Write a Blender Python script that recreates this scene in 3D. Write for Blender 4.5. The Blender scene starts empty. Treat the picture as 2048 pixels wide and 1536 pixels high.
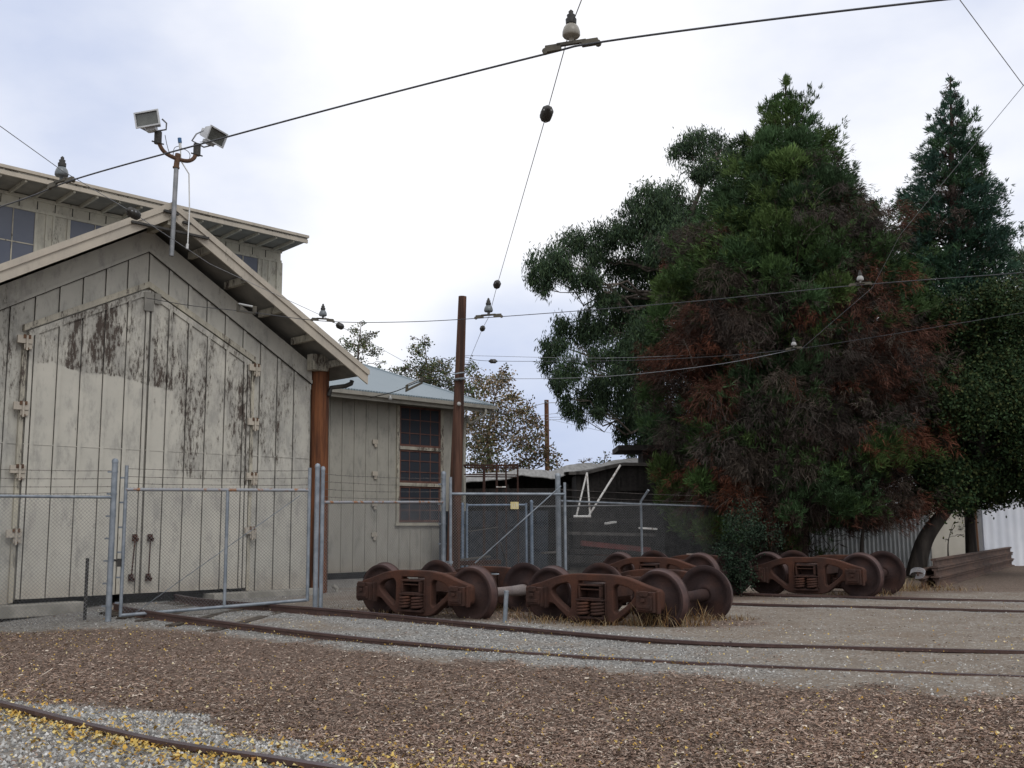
import bpy, math, random
import numpy as np
from math import sin, cos, tan, pi, radians, sqrt, atan, atan2
random.seed(7)
SC = bpy.context.scene
COL = SC.collection
# ---------------------------------------------------------------- camera
F = 2100.; HC = 1057.; CAMH = 1.45; ROLL = radians(-0.4)
PITCH = atan((HC - 768) / F)
cam = bpy.data.cameras.new('camera'); camo = bpy.data.objects.new('camera', cam); COL.objects.link(camo)
cam.sensor_width = 36; cam.lens = F / 2048 * 36; cam.clip_end = 3000; cam.clip_start = .05
camo.location = (0, 0, CAMH)
from mathutils import Matrix, Vector
camo.rotation_euler = (Matrix.Rotation(pi/2 + PITCH, 3, 'X') @ Matrix.Rotation(ROLL, 3, 'Z')).to_euler()
SC.camera = camo
# ---------------------------------------------------------------- view
SC.view_settings.view_transform = 'Standard'; SC.view_settings.look = 'None'
SC.view_settings.exposure = 0.0; SC.view_settings.gamma = 1
SC.cycles.max_bounces = 6; SC.cycles.diffuse_bounces = 3
# ---------------------------------------------------------------- world: overcast sky with thin blue-grey patches
SUN_EL = radians(48); SUN_ROT = radians(155)
wd = bpy.data.worlds.new('World'); SC.world = wd; wd.use_nodes = True
wt = wd.node_tree; wt.nodes.clear()
def wn(t, **k):
    n = wt.nodes.new(t)
    for a, b in k.items(): setattr(n, a, b)
    return n
def wl(a, b): wt.links.new(a, b)
wo = wn('ShaderNodeOutputWorld'); wb = wn('ShaderNodeBackground'); wl(wb.outputs[0], wo.inputs[0])
sky = wn('ShaderNodeTexSky', sky_type='NISHITA'); sky.sun_disc = False
sky.sun_elevation = SUN_EL; sky.sun_rotation = SUN_ROT
tc = wn('ShaderNodeTexCoord')
def wmath(op, a, b=None, c=None):
    n = wn('ShaderNodeMath', operation=op)
    for i, v in enumerate((a, b, c)):
        if v is None: continue
        if isinstance(v, (int, float)): n.inputs[i].default_value = v
        else: wl(v, n.inputs[i])
    return n.outputs[0]
def wblob(d, a0, a1):       # 1 towards direction d, fading to 0
    n = wn('ShaderNodeVectorMath', operation='DOT_PRODUCT'); wl(tc.outputs['Generated'], n.inputs[0])
    n.inputs[1].default_value = Vector(d).normalized()
    m = wn('ShaderNodeMapRange', interpolation_type='SMOOTHSTEP'); wl(n.outputs['Value'], m.inputs[0])
    m.inputs[1].default_value = cos(radians(a1)); m.inputs[2].default_value = cos(radians(a0))
    return m.outputs[0]
mp = wn('ShaderNodeMapping'); wl(tc.outputs['Generated'], mp.inputs[0]); mp.inputs['Scale'].default_value = (2.2, 2.2, 4.2)
mp.inputs['Location'].default_value = (.3, .1, .2)
nz = wn('ShaderNodeTexNoise'); wl(mp.outputs[0], nz.inputs[0]); nz.inputs['Scale'].default_value = 1.25
nz.inputs['Detail'].default_value = 6; nz.inputs['Roughness'].default_value = .5
pb = wblob((-.42, .86, .46), 4, 21)         # blue-grey bank up on the left
ph = wblob((.06, 1, .06), 2, 13)            # lavender gap low behind the yard
pr = wblob((.42, .86, .38), 3, 19)
f = wmath('ADD', wmath('MULTIPLY', pb, .48), wmath('MULTIPLY', ph, .66))
f = wmath('ADD', f, wmath('MULTIPLY', pr, .24))
f = wmath('ADD', f, wmath('MULTIPLY', wmath('SUBTRACT', nz.outputs['Fac'], .5), 1.5))
mr = wn('ShaderNodeMapRange', interpolation_type='SMOOTHSTEP'); wl(f, mr.inputs[0])
mr.inputs[1].default_value = -.05; mr.inputs[2].default_value = .85
cm = wn('ShaderNodeMix', data_type='RGBA'); wl(mr.outputs[0], cm.inputs[0])
cm.inputs[6].default_value = (13.2, 13.2, 13.5, 1); cm.inputs[7].default_value = (6.3, 7.3, 10.0, 1)
sm = wn('ShaderNodeMix', data_type='RGBA'); sm.inputs[0].default_value = .90
wl(sky.outputs[0], sm.inputs[6]); wl(cm.outputs[2], sm.inputs[7])
wl(sm.outputs[2], wb.inputs[0]); wb.inputs[1].default_value = .088
# ---------------------------------------------------------------- sun behind cloud
sl = bpy.data.lights.new('sun', 'SUN'); so = bpy.data.objects.new('sun', sl); COL.objects.link(so)
sl.energy = 1.0; sl.angle = radians(25); sl.color = (1, .98, .95)
sd = Vector((sin(SUN_ROT) * cos(SUN_EL), cos(SUN_ROT) * cos(SUN_EL), sin(SUN_EL)))
so.rotation_euler = (-sd).to_track_quat('-Z', 'Y').to_euler()
# ---------------------------------------------------------------- photograph measurement helpers
MR = np.array((Matrix.Rotation(pi/2 + PITCH, 3, 'X') @ Matrix.Rotation(ROLL, 3, 'Z')))
CAM = np.array([0, 0, CAMH])
def ray(px, py): return MR @ np.array([(px - 1024) / F, (768 - py) / F, -1.])
def at(px, py, Y):
    r = ray(px, py); return CAM + r * (Y / r[1])
def gz(x, y):
    u = .616 * x + .788 * y; return -.2 * np.clip((12 - u) / 2.8, 0, 1)
def G(px, py, z0=0):
    z = z0
    for i in range(30):
        r = ray(px, py); P = CAM + r * ((z - CAMH) / r[2]); z = .5 * z + .5 * (gz(P[0], P[1]) + z0)
    return P
def atz(px, py, z):
    r = ray(px, py); return CAM + r * ((z - CAMH) / r[2])
TH = radians(43.8); WD = np.array([sin(TH), cos(TH), 0]); WN = np.array([cos(TH), -sin(TH), 0]); WROT = pi/2 - TH
def onplane(px, py, P0, off=0):
    r = ray(px, py); P0 = P0 + WN * off; return CAM + r * (np.dot(P0 - CAM, WN) / np.dot(r, WN))
# ---------------------------------------------------------------- materials
def lin(*c): return tuple(c) + (1,)
class NT:
    def __init__(s, name):
        s.m = bpy.data.materials.new(name); s.m.use_nodes = True; s.t = s.m.node_tree
        s.b = s.t.nodes['Principled BSDF']; s.tc = s.t.nodes.new('ShaderNodeTexCoord'); s.co = s.tc.outputs['Object']
    def l(s, a, b): s.t.links.new(a, b)
    def put(s, v, sock):
        if isinstance(v, (int, float)): sock.default_value = v
        elif isinstance(v, tuple): sock.default_value = v
        else: s.l(v, sock)
    def noise(s, sc=1, det=4, ro=.55, st=None, co=None, loc=(0, 0, 0)):
        n = s.t.nodes.new('ShaderNodeTexNoise'); co = co or s.co
        if st or loc != (0, 0, 0):
            m = s.t.nodes.new('ShaderNodeMapping'); s.l(co, m.inputs[0]); m.inputs['Scale'].default_value = st or (1, 1, 1); m.inputs['Location'].default_value = loc; co = m.outputs[0]
        s.l(co, n.inputs[0]); n.inputs['Scale'].default_value = sc; n.inputs['Detail'].default_value = det; n.inputs['Roughness'].default_value = ro
        return n.outputs['Fac']
    def voro(s, sc, out='Color', co=None, feat='F1'):
        n = s.t.nodes.new('ShaderNodeTexVoronoi'); n.feature = feat; s.l(co or s.co, n.inputs['Vector']); n.inputs['Scale'].default_value = sc
        return n.outputs[out]
    def math(s, op, a, b=0, c=None):
        n = s.t.nodes.new('ShaderNodeMath'); n.operation = op; s.put(a, n.inputs[0]); s.put(b, n.inputs[1])
        if c is not None: s.put(c, n.inputs[2])
        return n.outputs[0]
    def ramp(s, v, a, b, lo=0., hi=1., smooth=True):
        n = s.t.nodes.new('ShaderNodeMapRange'); n.interpolation_type = 'SMOOTHSTEP' if smooth else 'LINEAR'
        s.put(v, n.inputs[0]); n.inputs[1].default_value = a; n.inputs[2].default_value = b; n.inputs[3].default_value = lo; n.inputs[4].default_value = hi
        return n.outputs[0]
    def mix(s, f, a, b, mode='MIX'):
        n = s.t.nodes.new('ShaderNodeMix'); n.data_type = 'RGBA'; n.blend_type = mode
        s.put(f, n.inputs[0]); s.put(a, n.inputs[6]); s.put(b, n.inputs[7]); return n.outputs[2]
    def xyz(s):
        n = s.t.nodes.new('ShaderNodeSeparateXYZ'); s.l(s.co, n.inputs[0]); return n.outputs
    def attr(s, name):
        n = s.t.nodes.new('ShaderNodeAttribute'); n.attribute_name = name; return n
    def bump(s, h, st=.5, dist=.02):
        n = s.t.nodes.new('ShaderNodeBump'); s.l(h, n.inputs['Height']); n.inputs['Strength'].default_value = st; n.inputs['Distance'].default_value = dist
        s.l(n.outputs[0], s.b.inputs['Normal'])
    def fin(s, col, rough=.8, metal=0., spec=.3):
        s.put(col, s.b.inputs['Base Color']); s.put(rough, s.b.inputs['Roughness']); s.put(metal, s.b.inputs['Metallic'])
        s.b.inputs['Specular IOR Level'].default_value = spec; return s.m
def simple(name, c1, c2, sc=3, rough=.8, metal=0., st=None, lo=.35, hi=.65, bump=0., spec=.3, det=5):
    n = NT(name); v = n.noise(sc, det, .6, st); col = n.mix(n.ramp(v, lo, hi), lin(*c1), lin(*c2))
    if bump: n.bump(v, bump)
    return n.fin(col, rough, metal, spec)
def rusty(name, c1, c2, c3, sc=5, rough=.85):
    n = NT(name); v = n.noise(sc, 8, .62); w = n.noise(sc * .35, 3, .5, loc=(3, 1, 7)); g = n.noise(sc * 9, 3, .6)
    oi = n.t.nodes.new('ShaderNodeObjectInfo'); v = n.math('ADD', v, n.math('MULTIPLY_ADD', oi.outputs['Random'], .22, -.11)); col = n.mix(n.ramp(v, .38, .62), lin(*c1), lin(*c2)); col = n.mix(n.math('MULTIPLY', n.ramp(w, .45, .7), .8), col, lin(*c3))
    col = n.mix(n.ramp(g, .3, .75, 0, .45), col, lin(c1[0]*.45, c1[1]*.45, c1[2]*.45))
    n.bump(n.math('ADD', v, n.math('MULTIPLY', g, .5)), .45, .012); return n.fin(col, rough, 0, .25)
def peeling(name, paint, paint2, regions='none', amount=0., wood=(.035, .028, .024), gk=.62):
    n = NT(name); x, y, z = n.xyz()
    fine = n.noise(1, 10, .78, st=(20, 20, 6)); fine2 = n.noise(1, 9, .76, st=(7, 7, 2.0), loc=(4, 2, 9))
    big = n.noise(.55, 4, .55); pan = n.noise(1, 3, .5, st=(2.1, 2.1, .35), loc=(1, 7, 3))
    p = amount
    if regions == 'door':      # worn boards up under the peak, repainted as high as a ladder reached
        e = n.math('MULTIPLY', n.math('SUBTRACT', n.noise(.8, 4, .6), .5), .5)
        ze = n.math('ADD', z, e)
        edgeL = n.math('MULTIPLY_ADD', x, -.13, 3.92)          # repaint line slopes across the left leaf
        up = n.ramp(n.math('SUBTRACT', ze, edgeL), -.03, .03)
        top = n.ramp(n.math('ADD', n.math('MULTIPLY', n.math('ABSOLUTE', n.math('ADD', x, 4.13)), .42), z), 5.3, 6.3, 1., 1.)
        left = n.math('MULTIPLY', up, n.ramp(x, -3.55, -3.35, 1., 0.))
        rz = n.ramp(n.math('SUBTRACT', z, n.math('MULTIPLY_ADD', x, -.1, 2.25)), -.03, .05)
        right = n.math('MULTIPLY', rz, n.ramp(x, -3.62, -3.3))
        dk = n.math('MULTIPLY', left, n.ramp(x, -6.0, -5.5, .7, 1.12))
        dk = n.math('MULTIPLY', dk, n.ramp(x, -4.75, -4.3, 1., .74))
        p = n.math('MULTIPLY_ADD', n.math('MAXIMUM', dk, n.math('MULTIPLY', right, .70)), .155, .0)
    elif regions == 'wall':
        r = n.math('MULTIPLY', n.ramp(x, -1.9, -1.0), n.ramp(z, 1.2, 2.6)); r = n.math('MULTIPLY', r, n.ramp(z, 5.0, 6.2, 1., .0))
        l = n.math('MULTIPLY', n.ramp(x, -6.3, -6.9), n.ramp(z, 2.2, 3.2)); p = n.math('MULTIPLY', n.math('MAXIMUM', r, n.math('MULTIPLY', l, .8)), .092)
    v = n.math('ADD', n.math('MULTIPLY_ADD', fine, .55, n.math('MULTIPLY', fine2, .45)), n.math('MULTIPLY', n.math('SUBTRACT', big, .5), .22))
    v = n.math('ADD', v, n.math('MULTIPLY', n.math('SUBTRACT', pan, .5), .32)); v = n.math('ADD', v, p)
    m = n.ramp(v, .645, .70)
    grime = n.ramp(n.math('ADD', n.noise(1, 9, .74, st=(3.6, 3.6, 1.5), loc=(9, 9, 1)), n.math('MULTIPLY', p, .6) if p is not None and not isinstance(p, float) else 0.), .47, .68)
    c = n.mix(n.ramp(n.noise(1.1, 5, .6, loc=(2, 2, 2)), .3, .7), lin(*paint), lin(*paint2))
    c = n.mix(n.math('MULTIPLY', grime, gk), c, lin(paint[0]*.5, paint[1]*.51, paint[2]*.54))
    splash = n.ramp(z, .1, .75, .5, 0.)
    c = n.mix(n.math('MULTIPLY', splash, n.noise(3, 5, .6)), c, lin(.22, .15, .09))
    wd_ = n.mix(n.noise(1, 5, .6, st=(30, 30, 1.5)), lin(*wood), lin(wood[0]*2.6, wood[1]*2.5, wood[2]*2.4))
    sc = n.ramp(v, .585, .66); c = n.mix(n.math('MULTIPLY', sc, .55), c, lin(.17, .16, .14)); c = n.mix(m, c, wd_)
    n.bump(n.math('SUBTRACT', n.math('MULTIPLY', fine, .35), m), .5, .006)
    return n.fin(c, .75, 0, .25)
def colattr(name, rough=.8, spec=.2, sub=None):
    n = NT(name); a = n.attr('col'); return n.fin(a.outputs['Color'], rough, 0, spec)
MT = {}
MT['wall'] = peeling('weathered_beige_paint', (.43, .415, .37), (.37, .36, .32), 'wall')
MT['door'] = peeling('peeling_beige_paint', (.465, .445, .39), (.40, .385, .34), 'door')
MT['wall2'] = peeling('annex_shaded_beige_paint', (.33, .315, .275), (.285, .275, .24), 'none', .0)  # beige darkened, the shade under the eaves put into the paint colour
MT['trim'] = peeling('tan_fascia_paint', (.42, .375, .31), (.36, .325, .275), 'none', .0, gk=.35)
MT['trim2'] = peeling('worn_frame_paint', (.42, .39, .31), (.33, .31, .26), 'none', .10)
MT['tall'] = peeling('worn_clerestory_paint', (.42, .40, .335), (.35, .335, .285), 'none', .045)
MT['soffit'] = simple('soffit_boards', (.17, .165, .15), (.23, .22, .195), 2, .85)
MT['seam'] = simple('panel_flashing', (.5, .46, .38), (.4, .36, .29), 4, .7)
MT['dark'] = simple('dark_interior', (.006, .006, .006), (.012, .011, .01), 2, .95)
MT['concrete'] = simple('old_concrete', (.30, .285, .25), (.2, .19, .165), 3, .9, bump=.3)
MT['pane'] = NT('window_glass').fin(lin(.035, .04, .05), .18, 0, .6)
MT['bluepane'] = simple('blue_film_glass', (.045, .055, .085), (.06, .07, .10), .8, .3, spec=.5)
MT['redsash'] = simple('dark_red_sash', (.085, .04, .032), (.13, .065, .05), 5, .7)
def wood(name, a, b, c, st=(16, 16, 1.0), bump=.5):
    n = NT(name); v = n.noise(1, 8, .65, st); w = n.noise(1.5, 4, .5); k = n.noise(1, 4, .5, (5, 5, .35), loc=(3, 3, 3))
    col = n.mix(n.ramp(v, .35, .65), lin(*a), lin(*b)); col = n.mix(n.ramp(k, .5, .68), col, lin(*c)); n.bump(v, bump, .02)
    return n.fin(col, .8, 0, .25)
MT['log'] = wood('red_brown_log', (.075, .028, .014), (.165, .062, .025), (.022, .011, .008))
MT['pole'] = wood('creosote_pole', (.055, .026, .018), (.10, .05, .034), (.03, .016, .012))
MT['farpole'] = wood('red_brown_pole', (.11, .05, .03), (.16, .075, .045), (.07, .035, .024))
MT['orange'] = wood('orange_brown_pole', (.20, .085, .035), (.26, .12, .05), (.12, .06, .03))
n = NT('blue_grey_metal_roof'); v_ = n.voro(1.7, 'Distance'); c = n.mix(n.noise(.7, 5, .6), lin(.185, .23, .262), lin(.235, .28, .31)); c = n.mix(n.ramp(v_, .05, .03), c, lin(.07, .075, .08))
MT['greyroof'] = n.fin(c, .5, .2)
MT['galv'] = simple('galvanised_steel', (.165, .19, .22), (.25, .275, .305), 6, .5, .35)
MT['galvd'] = simple('dull_blue_steel', (.12, .16, .22), (.19, .235, .29), 5, .55, .3)
MT['chain'] = simple('chain_link_wire', (.15, .155, .165), (.22, .225, .235), 6, .5, .3)
MT['chaind'] = simple('shaded_chain_link_wire', (.10, .105, .11), (.15, .152, .155), 6, .55, .3)  # darker copy of the chain wire, yard shade put into its colour
MT['chainr'] = simple('rust_flecked_rail', (.25, .26, .28), (.26, .13, .07), 7, .6, .2, lo=.5, hi=.62)
MT['barb'] = simple('barbed_wire_steel', (.075, .07, .07), (.14, .12, .11), 6, .7, .3)
MT['rust'] = rusty('truck_rust', (.040, .021, .0165), (.061, .028, .020), (.096, .037, .021))
MT['wheel'] = rusty('wheel_rust', (.030, .018, .0175), (.046, .0265, .0235), (.066, .031, .022))
MT['rustd'] = rusty('dark_rust', (.034, .018, .015), (.05, .026, .02), (.07, .03, .019))
MT['axle'] = rusty('pale_axle', (.16, .14, .14), (.22, .19, .18), (.14, .075, .05))
MT['railm'] = rusty('rail_steel', (.075, .045, .04), (.105, .064, .056), (.085, .05, .04), 4, .6)
MT['railt'] = simple('rail_head_steel', (.062, .046, .052), (.09, .066, .072), 5, .42, .25)
MT['tread'] = simple('rusted_wheel_tread', (.05, .029, .028), (.08, .045, .04), 7, .5, .1)
MT['ibeam'] = rusty('stacked_rail_rust', (.075, .05, .042), (.11, .072, .058), (.14, .085, .062), 3)
MT['sleeper'] = wood('tie_wood', (.05, .04, .033), (.09, .075, .06), (.03, .025, .02), (3, 20, 20))
MT['lampgrey'] = simple('grey_lamp_enamel', (.40, .41, .43), (.48, .49, .50), 4, .45)
MT['lens'] = simple('dusty_lamp_glass', (.055, .06, .055), (.10, .105, .095), 3, .25, spec=.6)
MT['pipe'] = simple('grey_pipe', (.17, .18, .19), (.25, .25, .26), 5, .5, .4)
MT['pipeR'] = rusty('rusty_pipe', (.095, .055, .036), (.15, .085, .05), (.07, .042, .03), 6)
MT['conduit'] = simple('pale_conduit', (.5, .5, .5), (.58, .58, .57), 5, .5)
MT['bluecap'] = simple('blue_photocell', (.03, .10, .22), (.05, .13, .27), 4, .4)
MT['wire'] = simple('trolley_wire', (.05, .052, .06), (.075, .078, .085), 5, .5, .3)
MT['spanw'] = simple('span_wire_steel', (.19, .2, .22), (.27, .28, .3), 5, .5, .4)
MT['palew'] = simple('pale_wire', (.33, .34, .36), (.42, .42, .43), 5, .5, .3)
MT['bell'] = simple('insulator_porcelain', (.20, .185, .155), (.27, .25, .215), 5, .35, spec=.5)
MT['bellg'] = simple('grey_insulator', (.10, .115, .125), (.15, .165, .175), 5, .35, spec=.5)
MT['white'] = simple('white_ceramic', (.27, .27, .265), (.36, .36, .35), 5, .4, spec=.4)
MT['iron'] = simple('dark_iron', (.028, .027, .026), (.05, .047, .043), 6, .6, .2)
MT['clamp'] = simple('bronze_clamp', (.06, .055, .045), (.1, .09, .07), 6, .6, .3)
MT['whitepaint'] = simple('chipped_white_paint', (.62, .61, .59), (.24, .19, .16), 6, .7, lo=.55, hi=.68)
MT['yellow'] = simple('faded_yellow_plate', (.52, .45, .24), (.42, .36, .17), 14, .7)
MT['bdark'] = wood('dark_blue_boards', (.02,.026,.036), (.034,.042,.056), (.014,.017,.022), (9, 9, 9))
MT['oldwood'] = wood('blackened_boards', (.018, .016, .015), (.032, .028, .026), (.012, .011, .01), (9, 9, 9))
MT['greywood'] = wood('greyed_boards', (.06, .056, .052), (.10, .092, .085), (.035, .032, .03), (4, 14, 14))
MT['tin'] = simple('weathered_tin_roof', (.20, .198, .192), (.30, .296, .288), 1.5, .7, st=(6, .5, 1))
MT['redpaint'] = simple('faded_red_paint', (.13, .03, .026), (.08, .028, .024), 4, .7)
MT['corr'] = simple('dull_corrugated_iron', (.24, .255, .26), (.33, .345, .35), 1.2, .6, .15)
MT['whitewall'] = simple('pale_corrugated_siding', (.58, .61, .67), (.68, .70, .75), .8, .6)
MT['creamwall'] = simple('cream_siding', (.52, .49, .42), (.58, .55, .48), 1, .7)
MT['bark'] = wood('conifer_bark', (.045, .03, .024), (.08, .052, .04), (.028, .02, .016), (10, 10, 1.2))
MT['eubark'] = wood('eucalyptus_bark', (.10, .085, .07), (.16, .135, .115), (.06, .048, .04), (6, 6, 1))
MT['oakbark'] = wood('dark_oak_bark', (.022, .018, .015), (.04, .033, .028), (.014, .011, .01), (12, 12, 2))
MT['twig'] = wood('grey_twig', (.085, .072, .062), (.13, .112, .098), (.05, .04, .035))
MT['leaf'] = colattr('leaf_colours', .75, .1)
MT['needle'] = colattr('needle_colours', .7, .15)
MT['chip'] = colattr('ground_litter_colours', .9, .1)
MT['hole'] = MT['dark']
# ---------------------------------------------------------------- mesh builder
def nrm(v): v = np.asarray(v, float); return v / (np.linalg.norm(v) + 1e-12)
class MB:
    def __init__(s): s.v = []; s.f = []; s.mi = []; s.sm = []
    def add(s, vs, fs, mi=0, smooth=False):
        b = len(s.v); s.v += [tuple(map(float, p)) for p in vs]; s.f += [tuple(b + i for i in f) for f in fs]
        s.mi += [mi] * len(fs); s.sm += [smooth] * len(fs); return s
    def box(s, x0, x1, y0, y1, z0, z1, mi=0):
        return s.add([(x0,y0,z0),(x1,y0,z0),(x1,y1,z0),(x0,y1,z0),(x0,y0,z1),(x1,y0,z1),(x1,y1,z1),(x0,y1,z1)],
              [(0,3,2,1),(4,5,6,7),(0,1,5,4),(1,2,6,5),(2,3,7,6),(3,0,4,7)], mi)
    def obox(s, c, ax, ay, az, sx, sy, sz, mi=0):
        c = np.asarray(c, float); ax, ay, az = nrm(ax)*sx/2, nrm(ay)*sy/2, nrm(az)*sz/2
        vs = [c + i*ax + j*ay + k*az for k in (-1,1) for j, i in ((-1,-1),(-1,1),(1,1),(1,-1))]
        return s.add(vs, [(0,3,2,1),(4,5,6,7),(0,1,5,4),(1,2,6,5),(2,3,7,6),(3,0,4,7)], mi)
    def beam(s, a, b, w, h, up=(0,0,1), mi=0):
        a = np.asarray(a, float); b = np.asarray(b, float); d = nrm(b - a); sd_ = np.cross(d, up)
        if np.linalg.norm(sd_) < 1e-6: sd_ = np.cross(d, (0, 1, 0))
        sd_ = nrm(sd_); u = np.cross(sd_, d); return s.obox((a + b)/2, d, sd_, u, np.linalg.norm(b - a), w, h, mi)
    def tube(s, pts, r, n=8, mi=0, cap=True, smooth=True):
        P = [np.asarray(p, float) for p in pts]; m = len(P); R = r if hasattr(r, '__len__') else [r]*m
        ref = None; rings = []
        for i in range(m):
            d = nrm(P[min(i+1, m-1)] - P[max(i-1, 0)])
            if ref is None: ref = np.cross(d, (0,0,1) if abs(d[2]) < .9 else (1,0,0))
            u = nrm(ref - d*np.dot(ref, d)); w = np.cross(d, u); ref = u
            rings += [P[i] + R[i]*(cos(2*pi*k/n)*u + sin(2*pi*k/n)*w) for k in range(n)]
        fs = [(i*n+k, i*n+(k+1)%n, (i+1)*n+(k+1)%n, (i+1)*n+k) for i in range(m-1) for k in range(n)]
        s.add(rings, fs, mi, smooth)
        if cap:
            s.add(rings[:n], [tuple(range(n))[::-1]], mi); s.add(rings[-n:], [tuple(range(n))], mi)
        return s
    def lathe(s, prof, o=(0,0,0), ax=(0,0,1), n=24, mi=0, closed=False):
        o = np.asarray(o, float); ax = nrm(ax); u = nrm(np.cross(ax, (1,0,0) if abs(ax[0]) < .9 else (0,1,0))); w = np.cross(ax, u)
        vs = [o + a*ax + r*(cos(2*pi*k/n)*u + sin(2*pi*k/n)*w) for r, a in prof for k in range(n)]; m = len(prof)
        rr = m if closed else m-1
        fs = [(i*n+k, i*n+(k+1)%n, ((i+1)%m)*n+(k+1)%n, ((i+1)%m)*n+k) for i in range(rr) for k in range(n)]
        return s.add(vs, fs, mi, True)
    def prism(s, poly, y0, y1, mi=0, mapf=None):     # polygon in x,z extruded along y
        n = len(poly); vs = [(x, y0, z) for x, z in poly] + [(x, y1, z) for x, z in poly]
        fs = [tuple(range(n)), tuple(range(2*n-1, n-1, -1))] + [(i, n+i, n+(i+1)%n, (i+1)%n) for i in range(n)]
        if mapf: vs = [mapf(*p) for p in vs]
        return s.add(vs, fs, mi)
    def frustum(s, c0, c1, up, w0, h0, w1, h1, mi=0, caps=(1,1)):
        c0 = np.asarray(c0, float); c1 = np.asarray(c1, float); d = nrm(c1-c0); x = nrm(np.cross(d, up)); y = np.cross(x, d)
        q = lambda c, w, h: [c + i*x*w/2 + j*y*h/2 for i, j in ((-1,-1),(1,-1),(1,1),(-1,1))]
        fs = [(0,1,5,4),(1,2,6,5),(2,3,7,6),(3,0,4,7)]
        if caps[0]: fs.append((3,2,1,0))
        if caps[1]: fs.append((4,5,6,7))
        return s.add(q(c0,w0,h0)+q(c1,w1,h1), fs, mi)
    def mesh(s, name, mats, X=None):
        v = np.array(s.v)
        if X is not None: v = X(v)
        me = bpy.data.meshes.new(name); me.from_pydata(v.tolist(), [], s.f)
        for m in (mats if isinstance(mats, (list, tuple)) else [mats]): me.materials.append(MT[m] if isinstance(m, str) else m)
        me.polygons.foreach_set('material_index', s.mi); me.polygons.foreach_set('use_smooth', s.sm); me.update(); return me
def tags(o, label=None, cat=None, group=None, kind=None):
    for k, v in (('label', label), ('category', cat), ('group', group), ('kind', kind)):
        if v: o[k] = v
    return o
def thing(name, label, cat, loc=(0,0,0), rz=0, group=None):
    o = bpy.data.objects.new(name, None); COL.objects.link(o); o.empty_display_size = .2
    o.location = [float(c) for c in loc]; o.rotation_euler = (0, 0, rz); o['L'] = 1; del o['L']
    return tags(o, label, cat, group)
def rootof(p):
    while p.parent: p = p.parent
    return p
def part(parent, name, mb, mats, world=False, label=None, bevel=0):
    X = None
    if world:
        r = rootof(parent); c, s_ = cos(-r.rotation_euler[2]), sin(-r.rotation_euler[2]); L = np.array(r.location)
        X = lambda v: (v - L) @ np.array([[c, s_, 0], [-s_, c, 0], [0, 0, 1]])
    me = mb.mesh(name, mats, X) if isinstance(mb, MB) else mb
    o = bpy.data.objects.new(name, me); COL.objects.link(o); o.parent = parent
    if label: o['label'] = label
    if bevel:
        b = o.modifiers.new('bevel', 'BEVEL'); b.width = bevel; b.segments = 2; b.limit_method = 'ANGLE'; b.angle_limit = radians(40)
    return o
def solo(name, mb, mats, label, cat, group=None, kind=None, loc=None):
    L = np.array(loc if loc is not None else (0, 0, 0), float)
    me = mb.mesh(name, mats, (lambda v: v - L)) if isinstance(mb, MB) else mb
    o = bpy.data.objects.new(name, me); COL.objects.link(o); o.location = L
    return tags(o, label, cat, group, kind)
def npmesh(name, V, Fc, mat, col=None, smooth=False):
    V = np.asarray(V, np.float32); Fc = np.asarray(Fc, np.int32); k = Fc.shape[1]
    me = bpy.data.meshes.new(name); me.vertices.add(len(V)); me.vertices.foreach_set('co', V.ravel())
    me.loops.add(Fc.size); me.loops.foreach_set('vertex_index', Fc.ravel())
    me.polygons.add(len(Fc)); me.polygons.foreach_set('loop_start', np.arange(0, Fc.size, k, dtype=np.int32))
    me.polygons.foreach_set('loop_total', np.full(len(Fc), k, np.int32))
    if smooth: me.polygons.foreach_set('use_smooth', np.ones(len(Fc), bool))
    me.materials.append(MT[mat] if isinstance(mat, str) else mat)
    if col is not None:
        a = me.color_attributes.new('col', 'FLOAT_COLOR', 'POINT'); c = np.ones((len(V), 4), np.float32); c[:, :3] = col; a.data.foreach_set('color', c.ravel())
    me.update(calc_edges=True); return me
def copy_tree(o, parent=None):
    c = o.copy(); COL.objects.link(c)
    if parent: c.parent = parent
    for ch in [k for k in bpy.data.objects if k.parent == o]: copy_tree(ch, c)
    return c
def catmull(pts, n=8):
    P = [np.asarray(p, float) for p in pts]; P = [2*P[0]-P[1]] + P + [2*P[-1]-P[-2]]; out = []
    for i in range(1, len(P)-2):
        for t in np.linspace(0, 1, n, endpoint=False):
            a, b, c, d = P[i-1:i+3]; out.append(.5*((2*b)+(c-a)*t+(2*a-5*b+4*c-d)*t*t+(3*b-a-3*c+d)*t**3))
    return out + [P[-2]]
rng = np.random.default_rng(11)
def vnoise(x, y, sc, seed=0):        # smooth value noise in 0..1
    x = np.asarray(x)*sc; y = np.asarray(y)*sc; g = np.random.default_rng(seed).random((97, 97))
    xi = np.floor(x).astype(int); yi = np.floor(y).astype(int); fx = x-xi; fy = y-yi; fx = fx*fx*(3-2*fx); fy = fy*fy*(3-2*fy)
    q = lambda a, b: g[a % 97, b % 97]
    return (q(xi,yi)*(1-fx)+q(xi+1,yi)*fx)*(1-fy)+(q(xi,yi+1)*(1-fx)+q(xi+1,yi+1)*fx)*fy
def fbm(x, y, sc, seed=0): return (vnoise(x,y,sc,seed)*.55+vnoise(x,y,sc*2.3,seed+1)*.3+vnoise(x,y,sc*5.1,seed+2)*.15)
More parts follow.
